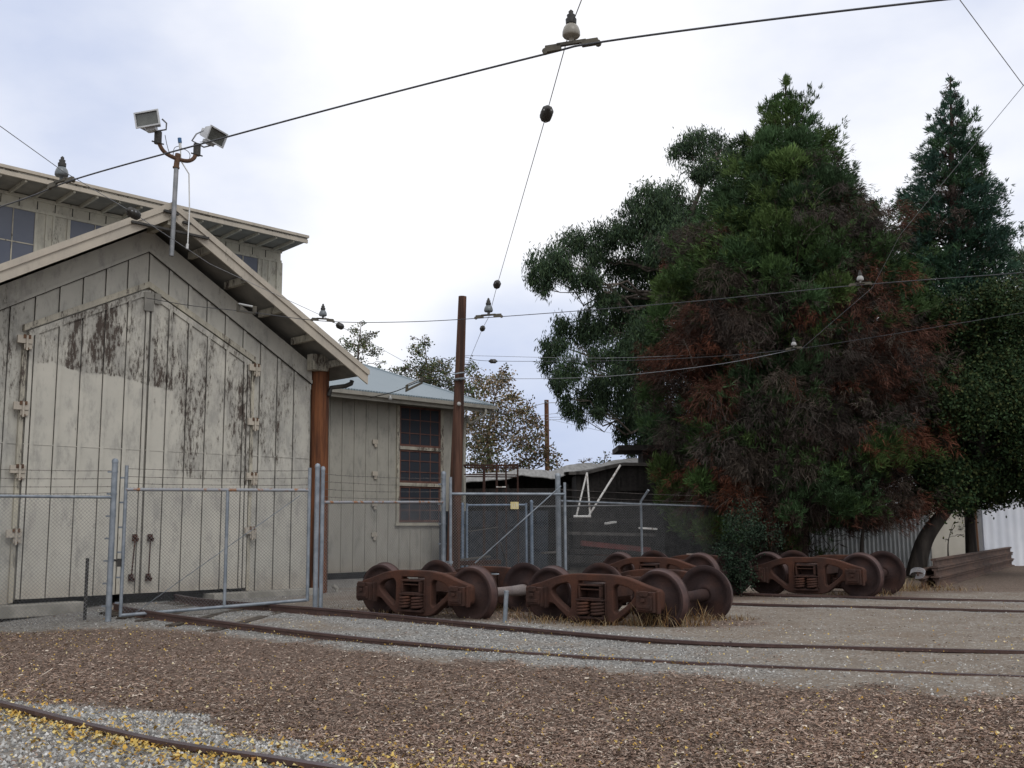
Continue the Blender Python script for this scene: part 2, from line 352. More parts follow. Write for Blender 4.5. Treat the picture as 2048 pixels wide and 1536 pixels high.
# ================================================================ GROUND
RAIL_NEAR = [G(-500,1315), G(-220,1366), G(0,1418), G(290,1490), G(580,1536), G(900,1590), G(1300,1660)]
RAIL_2A = [G(228,1222), G(290,1236), G(600,1274), G(1000,1305), G(1400,1328), G(2048,1354), G(2400,1364)]
RAIL_2B = [G(350,1203), G(410,1213), G(700,1235), G(1000,1260), G(1400,1290), G(2048,1308), G(2400,1316)]
RAIL_3A = [G(1000,1188), G(1450,1210), G(1750,1217), G(2048,1225), G(2400,1234)]
RAIL_3B = [G(1000,1172), G(1450,1190), G(1750,1198), G(2048,1205), G(2400,1213)]
def pline(px): P = np.array([G(*p)[:2] for p in px]); return P[np.argsort(P[:, 0])]
MU = pline([(-900,1300), (-200,1268), (0,1266), (250,1252), (500,1272), (800,1312), (1200,1344), (2048,1402), (2500,1420)])   # far edge of the mulch
ML = pline([(-300,1330), (0,1392), (200,1412), (400,1440), (560,1478), (720,1530), (900,1600)])                              # near edge
MB2 = pline([(1300,1196), (1700,1192), (1850,1190), (2048,1184), (2300,1182)])
def polydist(x, y, P):
    d = np.full(np.shape(x), 1e9)
    for a, b in zip(P[:-1], P[1:]):
        a = np.asarray(a)[:2]; b = np.asarray(b)[:2]; e = b - a; t = np.clip(((x-a[0])*e[0]+(y-a[1])*e[1])/(e@e), 0, 1)
        d = np.minimum(d, np.hypot(x-a[0]-t*e[0], y-a[1]-t*e[1]))
    return d
def sst(v, a, b): t = np.clip((v-a)/(b-a), 0, 1); return t*t*(3-2*t)
def zones(x, y):
    x = np.asarray(x, float); y = np.asarray(y, float); w = (fbm(x, y, .9, 3)-.5)*1.3 + (fbm(x, y, 3.5, 9)-.5)*.9
    far = np.interp(x, MU[:,0], MU[:,1]) - y + w*.9; near = y - np.interp(x, ML[:,0], ML[:,1], right=0) + w*.55
    near = np.where(x > ML[-1,0], 1 + w, near)
    mul = sst(far, -.25, .25)*sst(near, -.15, .15)
    back = sst(y - np.interp(x, MB2[:,0], MB2[:,1], left=99) + w, -.3, .5)*sst(x, 6, 8)
    mul = np.maximum(mul, back*.8)
    tk = np.minimum.reduce([polydist(x, y, [(cx-.8*1.2, cy+.6*1.2), (cx+.8*1.2, cy-.6*1.2)]) for cx, cy in ((-1.04,18.75),(1.86,17.25),(3.5,22.9),(6.74,23.))]); mul = np.maximum(mul, sst(1.25-tk+w*.5, -.1, .7)*.75)  # dark litter round each truck, its colour also stands in for contact shadow
    d2 = np.minimum(polydist(x, y, RAIL_2A), polydist(x, y, RAIL_2B)); d3 = np.minimum(polydist(x, y, RAIL_3A), polydist(x, y, RAIL_3B)); d1 = polydist(x, y, RAIL_NEAR)
    gr = np.maximum(sst(1.1-d2+w*.8, 0, .8)*sst(4.5-x+w*2, 0, 4), .8*sst(.7-d3+w*.8, 0, .6)); gr = np.maximum(gr, sst(2.6-d1+w, 0, .5)*np.where(y < np.interp(x, ML[:,0], ML[:,1])-1.15+w*.5, .35, 1.))
    gr = np.maximum(gr, sst(-5.5-x+.2*y-3+w, 0, 1.5)*sst(y, 17.4, 18.5)*.7)
    gr = np.clip(gr*(1-mul), 0, 1)
    return mul, gr
def axis(lo, hi, fl, fh, st):
    a = list(np.arange(fl, fh, st)); s_ = st; v = fh
    while v < hi: a.append(v); s_ *= 1.25; v += s_
    a.append(hi); s_ = st; v = fl; b = []
    while v > lo: v -= s_; s_ *= 1.25; b.append(v)
    return np.array(b[::-1] + a)
gx = axis(-600, 600, -12, 14, .12); gy = axis(-40, 1500, 5.2, 30, .12)
XX, YY = np.meshgrid(gx, gy); xx = XX.ravel(); yy = YY.ravel()
near_m = (np.abs(xx) < 16) & (yy < 32) & (yy > 4)
zz = gz(xx, yy) + np.where(near_m, (fbm(xx, yy, 1.1, 21)-.5)*.035 + (fbm(xx, yy, 6, 22)-.5)*.012, 0)
mul, gr = zones(xx, yy); zz = zz + np.where(near_m, (fbm(xx, yy, .75, 61)-.45)*.10*mul*(yy < 16), 0)
nx, ny = len(gx), len(gy); idx = np.arange(nx*ny).reshape(ny, nx)
gf = np.stack([idx[:-1,:-1], idx[:-1,1:], idx[1:,1:], idx[1:,:-1]], -1).reshape(-1, 4)
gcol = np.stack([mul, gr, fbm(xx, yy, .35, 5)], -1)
n = NT('ground_dirt_gravel_mulch'); A = n.attr('col'); sp = n.t.nodes.new('ShaderNodeSeparateColor'); n.l(A.outputs['Color'], sp.inputs[0])
vc = n.voro(34); hs = n.t.nodes.new('ShaderNodeSeparateColor'); n.l(vc, hs.inputs[0])
dn = n.noise(1.3, 8, .65); fn = n.noise(45, 4, .6)
dirt = n.mix(n.ramp(dn, .35, .65), lin(.185, .152, .122), lin(.235, .205, .172)); dirt = n.mix(n.ramp(fn, .4, .75, 0, .55), dirt, lin(.10, .088, .075))
dirt = n.mix(n.ramp(hs.outputs[0], .86, .9, 0, .65), dirt, lin(.36, .35, .33))
dirt = n.mix(n.ramp(n.noise(.5, 4, .6, loc=(5, 5, 0)), .5, .7, 0, .5), dirt, lin(.17, .125, .09))
gv = n.mix(hs.outputs[1], lin(.085, .083, .078), lin(.33, .325, .31))
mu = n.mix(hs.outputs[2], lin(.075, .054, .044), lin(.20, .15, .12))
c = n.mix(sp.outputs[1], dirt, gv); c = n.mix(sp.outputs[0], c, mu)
n.bump(n.math('ADD', n.voro(34, 'Distance'), fn), .6, .03)
MT['ground'] = n.fin(c, .95, 0, .1)
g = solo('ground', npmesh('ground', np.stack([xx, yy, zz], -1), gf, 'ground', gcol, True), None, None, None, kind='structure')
# ---- loose litter: bark chips, stones, fallen leaves
def spread(N, y0, y1, wx=.62):
    y = 1/rng.uniform(1/y1, 1/y0, N); x = y*rng.uniform(-wx, wx, N); return x, y
def zg(x, y): return gz(x, y) + (fbm(x, y, 1.1, 21)-.5)*.035 + (fbm(x, y, 6, 22)-.5)*.012 + (fbm(x, y, .75, 61)-.45)*.10*zones(x, y)[0]*(np.asarray(y) < 16)
def quads(P, A1, A2, col, mat, name, lift=0):      # flat pieces with half axes A1, A2
    N = len(P); mid = P + A1*rng.uniform(-.2, .3, (N, 1)) + np.array([0, 0, 1])*lift*rng.random((N, 1))
    V = np.stack([P - A1 - A2*.6, P - A1*.7 + A2, P + A1 + A2*.7, P + A1*.8 - A2], 1).reshape(-1, 3)
    return npmesh(name, V, np.arange(4*N).reshape(N, 4), mat, np.repeat(col, 4, 0))
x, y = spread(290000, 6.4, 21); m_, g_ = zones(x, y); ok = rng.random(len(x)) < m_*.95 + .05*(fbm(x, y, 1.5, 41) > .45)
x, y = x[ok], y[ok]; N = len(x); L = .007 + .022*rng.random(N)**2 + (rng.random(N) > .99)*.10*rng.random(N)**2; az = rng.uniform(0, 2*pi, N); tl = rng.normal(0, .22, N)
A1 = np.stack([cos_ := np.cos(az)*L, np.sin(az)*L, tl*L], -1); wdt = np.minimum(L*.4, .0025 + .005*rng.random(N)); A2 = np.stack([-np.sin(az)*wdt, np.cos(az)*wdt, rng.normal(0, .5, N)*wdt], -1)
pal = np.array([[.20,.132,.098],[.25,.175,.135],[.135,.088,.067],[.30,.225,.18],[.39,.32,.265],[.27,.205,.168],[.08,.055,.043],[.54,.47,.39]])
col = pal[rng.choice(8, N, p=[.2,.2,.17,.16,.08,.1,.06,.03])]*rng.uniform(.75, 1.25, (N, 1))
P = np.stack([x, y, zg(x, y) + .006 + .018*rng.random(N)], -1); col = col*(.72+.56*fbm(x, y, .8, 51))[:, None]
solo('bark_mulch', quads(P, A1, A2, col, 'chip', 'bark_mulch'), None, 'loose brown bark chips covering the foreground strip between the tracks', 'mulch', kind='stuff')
x, y = spread(200000, 6.2, 27); m_, g_ = zones(x, y); ok = rng.random(len(x)) < np.clip(g_*.8*(.55+.9*fbm(x, y, 1.3, 43)) + .15*(1-m_)*fbm(x, y, .9, 44), 0, 1)
x, y = x[ok], y[ok]; N = len(x); r = (.007 + .014*rng.random(N)**2)*(.75 + .55*sst(12.-y, 0, 4)); base = np.array([[1,0,0],[-.5,.87,0],[-.5,-.87,0],[.2,.1,.9],[-.35,.3,.65]])
V = base[None]*r[:, None, None]*rng.uniform(.6, 1.4, (N, 5, 3)); a = rng.uniform(0, 2*pi, N); ca, sa = np.cos(a), np.sin(a)
V = np.stack([V[...,0]*ca[:,None]-V[...,1]*sa[:,None], V[...,0]*sa[:,None]+V[...,1]*ca[:,None], V[...,2]], -1) + np.stack([x, y, zg(x, y)], -1)[:, None]
Fb = np.array([[0,1,3],[1,4,3],[1,2,4],[2,3,4],[2,0,3]]); Fs = (Fb[None] + 5*np.arange(N)[:, None, None]).reshape(-1, 3)
pal = np.array([[.32,.315,.30],[.19,.19,.185],[.40,.395,.38],[.11,.105,.10],[.25,.225,.195],[.52,.51,.49]])
col = pal[rng.choice(6, N, p=[.24,.22,.19,.15,.11,.09])]*rng.uniform(.8, 1.2, (N, 1))
solo('gravel', npmesh('gravel', V.reshape(-1, 3), Fs, 'chip', np.repeat(col, 5, 0)), None, 'pale grey crushed stone scattered around the rails and yard', 'gravel', kind='stuff')
x, y = spread(130000, 6.2, 24); d1 = polydist(x, y, RAIL_NEAR); d2 = polydist(x, y, RAIL_2A); d2b = polydist(x, y, RAIL_2B)
side = (x - np.interp(y, [p[1] for p in RAIL_NEAR[::-1]], [p[0] for p in RAIL_NEAR[::-1]]))
pr_ = .045 + .75*sst(.42 - d1, 0, .35)*(side < .05)*sst(-1.4-x, -.6, 2.4) + .10*sst(1.4-d1, 0, 1) + .8*sst(.28-d2, 0, .2)*sst(3.-x, 0, 3.5) + .45*sst(.2-d2b, 0, .15)*sst(2.5-x, 0, 3.5)
pr_ += .22*sst(-3.5-x, 0, 2)*sst(y, 14.5, 16)*sst(18.5-y, 0, 1)
pr_ *= .35 + 1.1*fbm(x, y, 1.2, 31); ok = rng.random(len(x)) < pr_*sst(20.5-y, -3, 3); x, y = x[ok], y[ok]; N = len(x)
s_ = (.007 + .014*rng.random(N))*(.72 + .4*(polydist(x, y, RAIL_NEAR) < .6)); a = rng.uniform(0, 2*pi, N); tilt = rng.normal(0, .45, (N, 2))
fan = np.array([[0,-.9],[.35,-.3],[1,.35],[.55,.85],[.05,.6],[-.5,.9],[-1,.3],[-.35,-.3]])
fx = fan[None,:,0]*s_[:,None]; fy = fan[None,:,1]*s_[:,None]; fz = fx*tilt[:,:1] + fy*tilt[:,1:] + np.abs(fx)*rng.normal(.15,.3,(N,1))
V = np.stack([fx*np.cos(a)[:,None]-fy*np.sin(a)[:,None]+x[:,None], fx*np.sin(a)[:,None]+fy*np.cos(a)[:,None]+y[:,None], fz + (zg(x,y)+.02+.02*rng.random(N))[:,None]], -1)
pal = np.array([[.52,.37,.11],[.48,.30,.07],[.56,.45,.20],[.40,.23,.06],[.30,.16,.05],[.60,.51,.28]]); col = pal[rng.choice(6, N, p=[.3,.2,.22,.12,.06,.1])]*rng.uniform(.7, 1.1, (N, 1))
solo('fallen_leaves', npmesh('fallen_leaves', V.reshape(-1, 3), np.arange(8*N).reshape(N, 8), 'chip', np.repeat(col, 8, 0)), None, 'yellow fallen leaves lying along the rails and over the mulch', 'leaves', kind='stuff')
# ---- dry grass round the trucks
def grass(spots, name, label, pal, hmax=.4):
    V = []; C_ = []
    for px, py, n_, rad, h in spots:
        c = G(px, py)
        for i in range(n_):
            a = rng.uniform(0, 2*pi); rr = rad*sqrt(rng.random()); bx, by = c[0]+rr*cos(a)*1.8, c[1]+rr*sin(a)*.6; b = np.array([bx, by, float(zg(bx, by))-.01])
            hh = h*(.35+.65*rng.random()); dr = np.array([rng.normal(0,.45), rng.normal(0,.35), 1]); dr /= np.linalg.norm(dr); w = .004+.004*rng.random(); aa = rng.uniform(0, pi); s2 = np.array([cos(aa), sin(aa), 0])*w
            tip = b + dr*hh + np.array([dr[0], dr[1], -.35])*hh*.3; mid = b + dr*hh*.55
            V += [b-s2, b+s2, mid+s2*.8, mid-s2*.8, mid-s2*.8, mid+s2*.8, tip+s2*.2, tip-s2*.2]
            cc = pal[rng.integers(len(pal))]*rng.uniform(.7, 1.25); C_ += [cc]*8
    V = np.array(V); return solo(name, npmesh(name, V, np.arange(len(V)).reshape(-1, 4), 'chip', np.array(C_)), None, label, 'grass', kind='stuff')
dry = np.array([[.19,.12,.055],[.16,.09,.04],[.24,.18,.10],[.12,.07,.036],[.27,.21,.13]])
gs = [(1340,1252,190,.35,.46), (1285,1250,160,.35,.24), (1215,1250,120,.35,.14), (1130,1246,130,.4,.22), (1060,1236,90,.3,.25), (1420,1240,160,.4,.16), (1010,1222,160,.45,.24), (960,1222,60,.3,.16),
      (790,1228,60,.35,.14), (860,1232,60,.35,.13), (1080,1205,70,.3,.35), (1765,1182,240,.5,.40), (1830,1180,150,.5,.3), (1720,1192,140,.5,.22), (1600,1192,90,.6,.1), (1520,1190,90,.6,.1), (1890,1182,90,.5,.2), (740,1222,40,.3,.12), (1460,1190,80,.6,.12), (1150,1180,80,.4,.3)]
grass(gs, 'dry_grass', 'tufts of dry orange brown grass growing round the rusty trucks', dry)
# ================================================================ RAILS
RP = [(-.07,0),(.07,0),(.07,.012),(.012,.03),(.012,.105),(.034,.115),(.036,.15),(-.036,.15),(-.034,.115),(-.012,.105),(-.012,.03),(-.07,.012)]
def railmb(pts, zs, prof=RP, n=14):
    P = catmull(pts, n); mb = MB(); rings = []
    zs = np.interp(np.linspace(0, 1, len(P)), np.linspace(0, 1, len(zs)), zs)
    for i, p in enumerate(P):
        d = nrm((P[min(i+1,len(P)-1)]-P[max(i-1,0)])*np.array([1,1,0])); s2 = np.array([d[1], -d[0], 0]); rings += [p + s2*a + np.array([0,0,b+zs[i]]) for a, b in prof]
    k = len(prof)
    for j in range(k):
        top = 1 if j in (6,) else 0
        mb.add([rings[i*k+q] for i in range(len(P)) for q in (j, (j+1)%k)], [(2*i, 2*i+1, 2*i+3, 2*i+2) for i in range(len(P)-1)], top)
    mb.add(rings[:k], [tuple(range(k))]); mb.add(rings[-k:], [tuple(range(k))[::-1]]); return mb
t = thing('railway_track', 'single dark rail bedded in pale gravel and yellow leaves at the bottom left', 'track', RAIL_NEAR[2])
part(t, 'rail', railmb(RAIL_NEAR, [-.075, -.075, -.08, -.085, -.09, -.09, -.09]), ['railm', 'railt'], True)
t = thing('railway_track', 'two rail track running out under the chain link gate from the shed door', 'track', RAIL_2B[2])
part(t, 'rail', railmb(RAIL_2A, [-.0, -.01, -.055, -.115, -.132, -.138, -.142]), ['railm', 'railt'], True)
part(t, 'rail', railmb(RAIL_2B, [.0, 0, -.03, -.08, -.105, -.112, -.115]), ['railm', 'railt'], True)
for k in range(7):
    a = np.array(catmull(RAIL_2A, 12)[3*k+1]); b = np.array(catmull(RAIL_2B, 12)[3*k+1]); d = nrm(b-a)
    mb = MB().beam(a-d*.35+np.array([0,0,-.055]), b+d*.35+np.array([0,0,-.055]), .2, .15); part(t, 'tie', mb, 'sleeper', True)
t = thing('railway_track', 'partly buried track crossing the yard behind the rusty trucks', 'track', RAIL_3A[1])
part(t, 'rail', railmb(RAIL_3A, [-.085, -.10, -.11, -.115, -.118]), ['railm', 'railt'], True)
part(t, 'rail', railmb(RAIL_3B, [-.085, -.09, -.10, -.11, -.115]), ['railm', 'railt'], True)
# ================================================================ GABLED SHED
P0 = G(608, 1178, .1); SHL = np.array([P0[0], P0[1], 0.])
def SH(px, py, o=0.):
    P = onplane(px, py, P0, o); return float(np.dot(P - P0, WD)), float(P[2])
CX = -4.14; SL = .577; ZR = 8.17                       # gable centre, roof slope, top of the verge at the ridge
shed = thing('gabled_shed', 'beige board and batten shed with a steep gable and peeling double doors', 'shed', SHL, WROT)
roofz = lambda s: ZR - SL*abs(s - CX)
wallpoly = [(-8.35,.12),(-6.56,.12),(-6.56,.21),(-1.55,.21),(-1.55,.12),(.07,.12),(.07,roofz(.07)-.38),(CX,ZR-.38),(-8.35,roofz(-8.35)-.38)]
# front wall, with battens every .48 m
mb = MB().prism(wallpoly, 0, .14)
def topw(s): return roofz(s) - .80
def doortop(s): return 6.50 - .505*abs(s + 4.13) if abs(s+4.13) < 2.6 else 0
bat = [s for s in np.arange(CX-4.08, .05, .462)]
for s in bat:
    z0 = .13 if not (-6.6 < s < -1.52) else doortop(s) + .1
    mb.box(s-.033, s+.033, -.034, .001, z0, topw(s)); mb.box(s-.045, s-.0335, -.006, .001, z0, topw(s), 1)
mb.box(-8.3, -6.62, -.012, .001, 3.105, 3.125); mb.box(-1.50, .05, -.012, .001, 3.105, 3.125)
part(shed, 'front_wall', mb, ['wall', 'oldwood'])
# side walls, and a near-black sheet painted as the unlit interior
mb = MB().box(-.07, .07, .141, 12, .12, roofz(.07)-.38).box(-8.35, -8.21, .141, 12, .12, roofz(-8.35)-.38)
part(shed, 'side_wall', mb, 'wall')
mb = MB().box(-8.2, -.08, 3.2, 3.3, .0, 6.0); part(shed, 'dark_interior_sheet', mb, 'dark')
# rake frieze boards under the soffit
mb = MB()
for sg in (-1, 1):
    a = (CX + sg*.0, ZR-.80); b = (CX + sg*4.21, ZR-.80-SL*4.21)
    mb.prism([a, b, (b[0], b[1]+.42), (a[0], a[1]+.42)][::sg], -.05, -.001)
    mb.prism([(a[0], a[1]-.06), (b[0], b[1]-.06), (b[0], b[1]+.02), (a[0], a[1]+.02)][::sg], -.075, -.051)
    mb.prism([(a[0], a[1]-.02), (b[0], b[1]-.02), (b[0], b[1]-.002), (a[0], a[1]-.002)][::sg], -.0505, -.0012, 1); mb.prism([(a[0], a[1]-.078), (b[0], b[1]-.078), (b[0], b[1]-.0605), (a[0], a[1]-.0605)][::sg], -.054, -.035, 1)
part(shed, 'rake_frieze', mb, ['wall', 'oldwood'])
# roof: two slabs, soffit, verge boards
mb = MB()
for sg in (-1, 1):
    e = 5.17; p = [(CX, ZR+.015), (CX+sg*e, ZR+.015-SL*e), (CX+sg*e, ZR-.085-SL*e), (CX, ZR-.085)]
    mb.prism(p[::sg], -1.03, 9.15)
roof = part(shed, 'roof', mb, ['trim'])
mb = MB()
for sg in (-1, 1):
    e = 5.12; p = [(CX, ZR-.09), (CX+sg*e, ZR-.09-SL*e), (CX+sg*e, ZR-.13-SL*e), (CX, ZR-.13)]; mb.prism(p[::sg], -.955, 9.1)
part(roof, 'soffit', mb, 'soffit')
for sg in (-1, 1):
    mb = MB(); e = 5.14
    p = [(CX, ZR-.09), (CX+sg*e, ZR-.09-SL*e), (CX+sg*e, ZR-.34-SL*e), (CX, ZR-.34)]; mb.prism(p[::sg], -1.0, -.958)
    p = [(CX, ZR-.02), (CX+sg*e, ZR-.02-SL*e), (CX+sg*e, ZR-.125-SL*e), (CX, ZR-.125)]; mb.prism(p[::sg], -1.035, -1.003)
    part(roof, 'verge_board', mb, 'trim')
for sg in (-1, 1):
    for dd in (.95, 1.85, 2.75, 3.65, 4.5):
        s = CX + sg*dd; z = roofz(s) - .22; part(roof, 'lookout', MB().box(s-.05, s+.05, -.955, -.05 if dd < 4.2 else 2, z-.09, z+.065), 'trim2')
part(roof, 'ridge_beam', MB().box(CX-.07, CX+.07, -.95, -.052, ZR-.47, ZR-.24), 'trim2')
part(roof, 'purlin_end', MB().box(-.1, .34, -.34, -.08, 5.18, 5.56), 'trim2', bevel=.01)
# gutter elbow at the right eave
a = SH(655, 765, .3); mb = MB().tube([(.95, -.45, 5.0), (.93, -.45, 4.93), (.78, -.42, 4.86), (.45, -.3, 4.8), (.40, -.28, 4.6)], .055, 10)
part(roof, 'downspout', mb, 'iron')
# door leaves
def leaf(s0, s1):
    n_ = 14; ss = np.linspace(s0, s1, n_); poly = [(s0, .20), (s1, .20)] + [(s, doortop(s)) for s in ss[::-1]]
    mb = MB().prism(poly, -.062, -.03)
    for s in bat + [s0+.05, s1-.05]:
        if s0+.03 < s < s1-.03: mb.box(s-.034, s+.034, -.094, -.061, .21, doortop(s)-.03); mb.box(s-.046, s-.0345, -.067, -.061, .21, doortop(s)-.1, 1)
    mb.box(s0, s1, -.07, -.061, 3.10, 3.118)
    for a, b in zip(ss[:-1], ss[1:]): mb.prism([(a, doortop(a)-.13), (b, doortop(b)-.13), (b, doortop(b)), (a, doortop(a))], -.095, -.063)
    return mb
dl = part(shed, 'door', leaf(-6.52, -4.074), ['door', 'oldwood']); dr = part(shed, 'door', leaf(-4.056, -1.60), ['door', 'oldwood'])
mb = MB()      # casing over and beside the doors
for a, b in ((-6.62, -4.13), (-4.13, -1.50)):
    f_ = lambda s: 6.53 - .505*abs(s+4.13); mb.prism([(a, f_(a)), (b, f_(b)), (b, f_(b)+.13), (a, f_(a)+.13)], -.11, -.001)
mb.box(-6.62, -6.54, -.075, -.001, .14, 5.2); mb.box(-1.58, -1.50, -.075, -.001, .14, 5.15)
part(shed, 'door_casing', mb, 'trim2')
part(shed, 'peak_plate', MB().box(-4.23, -4.02, -.13, -.112, 6.02, 6.42).box(-4.0, -3.86, -.13, -.112, 6.2, 6.42), 'soffit')
for leafo, s, zs, sg in ((dl, -6.6, (5.06, 3.78, 2.58, 1.38), -1), (dr, -1.53, (5.05, 3.82, 2.6, 1.4), 1)):
    for z in zs:
        mb = MB().box(s-.15, s+.13, -.15, -.096, z-.035, z+.115).box(s-.02, s+.13, -.135, -.112, z-.14, z-.04).tube([(s+.02, -.165, z-.17), (s+.02, -.165, z+.12)], .022, 8).box(s-.05, s+.0, -.165, -.151, z+.06, z+.135, 1).box(s+.03, s+.09, -.165, -.151, z+.06, z+.135, 1).box(s-.0, s+.07, -.15, -.136, z-.16, z-.11, 1)
        part(leafo, 'hinge', mb, ['trim', 'pipeR'], bevel=.004)
for leafo, s, lean in ((dl, -4.27, .05), (dr, -3.9, .01)):
    mb = MB().tube([(s, -.13, .52), (s+lean, -.13, 1.32)], .014, 8)
    for z, q in ((.52, 0), (1.32, lean)):
        mb.box(s+q-.05, s+q+.05, -.125, -.094, z-.07, z+.07); mb.tube([(s+q-.05, -.14, z+.03), (s+q+.06, -.15, z-.03), (s+q+.03, -.15, z-.08)], .02, 6)
    part(leafo, 'bolt', mb, 'rust')
# concrete kerb either side of the doorway
part(shed, 'kerb', MB().box(-8.4, -5.3, -.38, .13, -.12, .115), 'concrete', bevel=.02); part(shed, 'kerb', MB().box(-2.52, .25, -.36, .13, -.12, .125), 'concrete', bevel=.02)
mb = MB().tube([(.33, -.06, -.05), (.32, -.055, 2.5), (.31, -.05, 5.6)], [.232, .222, .212], 24); part(shed, 'log_column', mb, 'log')
part(shed, 'footing', MB().tube([(.72,-.28,.0),(.72,-.28,.1),(.62,-.26,.16)], .05, 8), 'concrete')
# mast of floodlights fixed to the verge
def onm(px, py, o=1.12): s, z = SH(px, py, o); return np.array([s, -o, z])
mast = thing('floodlight_mast', 'rusty forked pipe mast with two floodlights strapped to the shed gable', 'floodlight', SHL, WROT)
A = onm(343, 512); B = onm(353, 330); T = onm(356, 308)
part(mast, 'mast_pipe', MB().tube([A, B], .048, 12), 'pipe')
mb = MB().tube([B - (T-B)*.25, T], .056, 12).tube([B-(T-B)*.3, B-(T-B)*.18], .07, 10)
arc = catmull([onm(318, 270), onm(319, 288), onm(330, 305), onm(352, 317), onm(375, 322), onm(388, 316), onm(393, 302)], 5)
mb.tube(arc, .042, 10); part(mast, 'fork', mb, 'pipeR')
for px, py in ((316, 276), (394, 300)):
    p = onm(px, py); mb = MB().tube([p+np.array([0,0,-.12]), p+np.array([0,0,.13])], .075, 12).tube([p+np.array([-.13,0,-.1]), p+np.array([.13,0,-.1])], .015, 6)
    part(mast, 'socket', mb, 'iron')
def lamp(p, c, ax, up, yk):
    c = np.asarray(c, float); ax = nrm(ax); x = nrm(np.cross(ax, up)); y = np.cross(x, ax); b = 'floodlight_head'
    mb = MB().frustum(c-ax*.08, c+ax*.15, up, .36, .22, .47, .29, caps=(1, 0)).frustum(c-ax*.22, c-ax*.081, up, .27, .16, .29, .18)
    for i, j in ((-1,0),(1,0),(0,-1),(0,1)):
        q = c+ax*.16; mb.obox(q+x*i*.238+y*j*.148, x, y, ax, .028 if i else .448, .028 if j else .324, .03)
    mb.obox(c-y*.17-ax*.02, x, y, ax, .2, .08, .16)
    h = part(mast, b, mb, 'lampgrey')
    part(h, 'lens', MB().frustum(c+ax*.13, c+ax*.135, up, .44, .265, .44, .265), 'lens')
    mb = MB(); sd_ = .25
    for sg in (-1, 1): mb.tube([c+x*sg*sd_, c+x*sg*(sd_+.02)+(p-c)*.45, p+x*sg*.17+np.array([0,0,.0]), p], .017, 6)
    part(h, 'yoke', mb, 'pipe')
lamp(onm(316, 262), onm(300, 242), (-.74, -.66, -.10), (-.12, .1, 1), 0)
lamp(onm(396, 288), onm(424, 271), (.20, -.90, -.36), (.1, 0, 1), 0)
mb = MB().tube([onm(361, 300), onm(362, 322), onm(378, 348), onm(379, 420), onm(375, 492)], .014, 8).tube([onm(375, 488), onm(374, 498)], .03, 8)
part(mast, 'conduit', mb, 'conduit')
mb = MB().tube([onm(359, 276, 1.05), onm(360, 286, 1.05)], .04, 10).tube([onm(360, 286, 1.05), onm(361, 300, 1.05)], .028, 8, 1)
part(mast, 'photocell', mb, ['bluecap', 'conduit'])
for q in ([(330,270),(334,290),(340,308),(347,310)], [(358,292),(349,296),(346,310)], [(363,296),(375,302),(380,310),(378,320)], [(400,284),(410,284)]): part(mast, 'cable', MB().tube(catmull([onm(*k, 1.1) for k in q], 4), .007, 5), 'iron')
for (x0,y0),(x1,y1) in (((328,421),(357,429)),((263,443),(417,477)),((366,444),(381,448))):
    a = onm(x0, y0, 1.06); b = onm(x1, y1, 1.06); part(mast, 'strut', MB().beam(a, b, .045, .07, (0, 1, 0)), 'iron')
# ================================================================ TALL CLERESTORY BUILDING BEHIND
tall = thing('clerestory_building', 'tall flat eaved building with blue film windows rising behind the gabled shed', 'building', SHL, WROT)
YT = 9.2; mb = MB()
mb.box(-24, 5.25, YT, YT+.2, 0, 10.88).box(5.05, 5.25, YT+.2, YT+9, 0, 10.45).box(-24, 5.25, YT+9.01, YT+9.1, 0, 10.4)
for k in range(46):
    s = -18 + .503*k
    if s < 5.1: mb.box(s, s+.02, YT-.014, YT+.001, 10.52, 10.78, 1)
mb.box(-24, 5.27, YT-.035, YT+.001, 10.44, 10.53).box(-24, 5.27, YT-.05, YT+.001, 10.78, 10.875)
mb.box(5.07, 5.29, YT-.06, YT+.001, 0, 10.44).box(4.75, 4.85, YT-.04, YT+.001, 0, 10.44)
part(tall, 'wall', mb, ['tall', 'oldwood'])
mb = MB().add([(-24,8,10.97),(5.42,8,10.97),(5.42,YT+9.6,10.4),(-24,YT+9.6,10.4),(-24,8,11.10),(5.42,8,11.10),(5.42,YT+9.6,10.9),(-24,YT+9.6,10.9)], [(0,1,2,3),(7,6,5,4),(0,4,5,1),(1,5,6,2),(2,6,7,3),(3,7,4,0)])
r2 = part(tall, 'roof', mb, 'soffit')
mb = MB().box(-24, 5.46, 7.93, 7.998, 10.93, 11.05).box(-24, 5.48, 7.89, 8.02, 11.105, 11.19); part(r2, 'fascia', mb, 'trim')
part(r2, 'fascia_strip', MB().box(-24, 5.45, 7.96, 7.995, 11.055, 11.10), 'door')
for k in range(34):
    s = -17 + .665*k
    if s < 5.3: part(r2, 'rafter', MB().beam((s, 8.0, 10.925), (s, YT-.05, 10.855), .06, .10), 'tall')
def bigwin(s0, s1, z0, z1, nx_, nz_):
    f_ = MB().box(s0-.09, s0, YT-.05, YT+.001, z0, z1).box(s1, s1+.09, YT-.05, YT+.001, z0, z1)
    w_ = part(tall, 'window', f_, 'tall'); part(w_, 'pane', MB().box(s0, s1, YT-.02, YT-.012, z0, z1), 'bluepane')
    m_ = MB()
    for i in range(1, nx_): s = s0+(s1-s0)*i/nx_; m_.box(s-.015, s+.015, YT-.04, YT-.021, z0, z1)
    for i in range(1, nz_): z = z0+(z1-z0)*i/nz_; m_.box(s0, s1, YT-.038, YT-.021, z-.015, z+.015)
    part(w_, 'muntin', m_, 'trim2')
for s0, s1 in ((-10.5,-8.2),(-7.3,-5.2),(-4.95+.2,-2.96),(-2.0+.05,.25),(1.1,2.55),(3.2,4.34)): bigwin(s0, s1, 7.6, 10.43, 3 if s1-s0 > 1.6 else 2, 3)
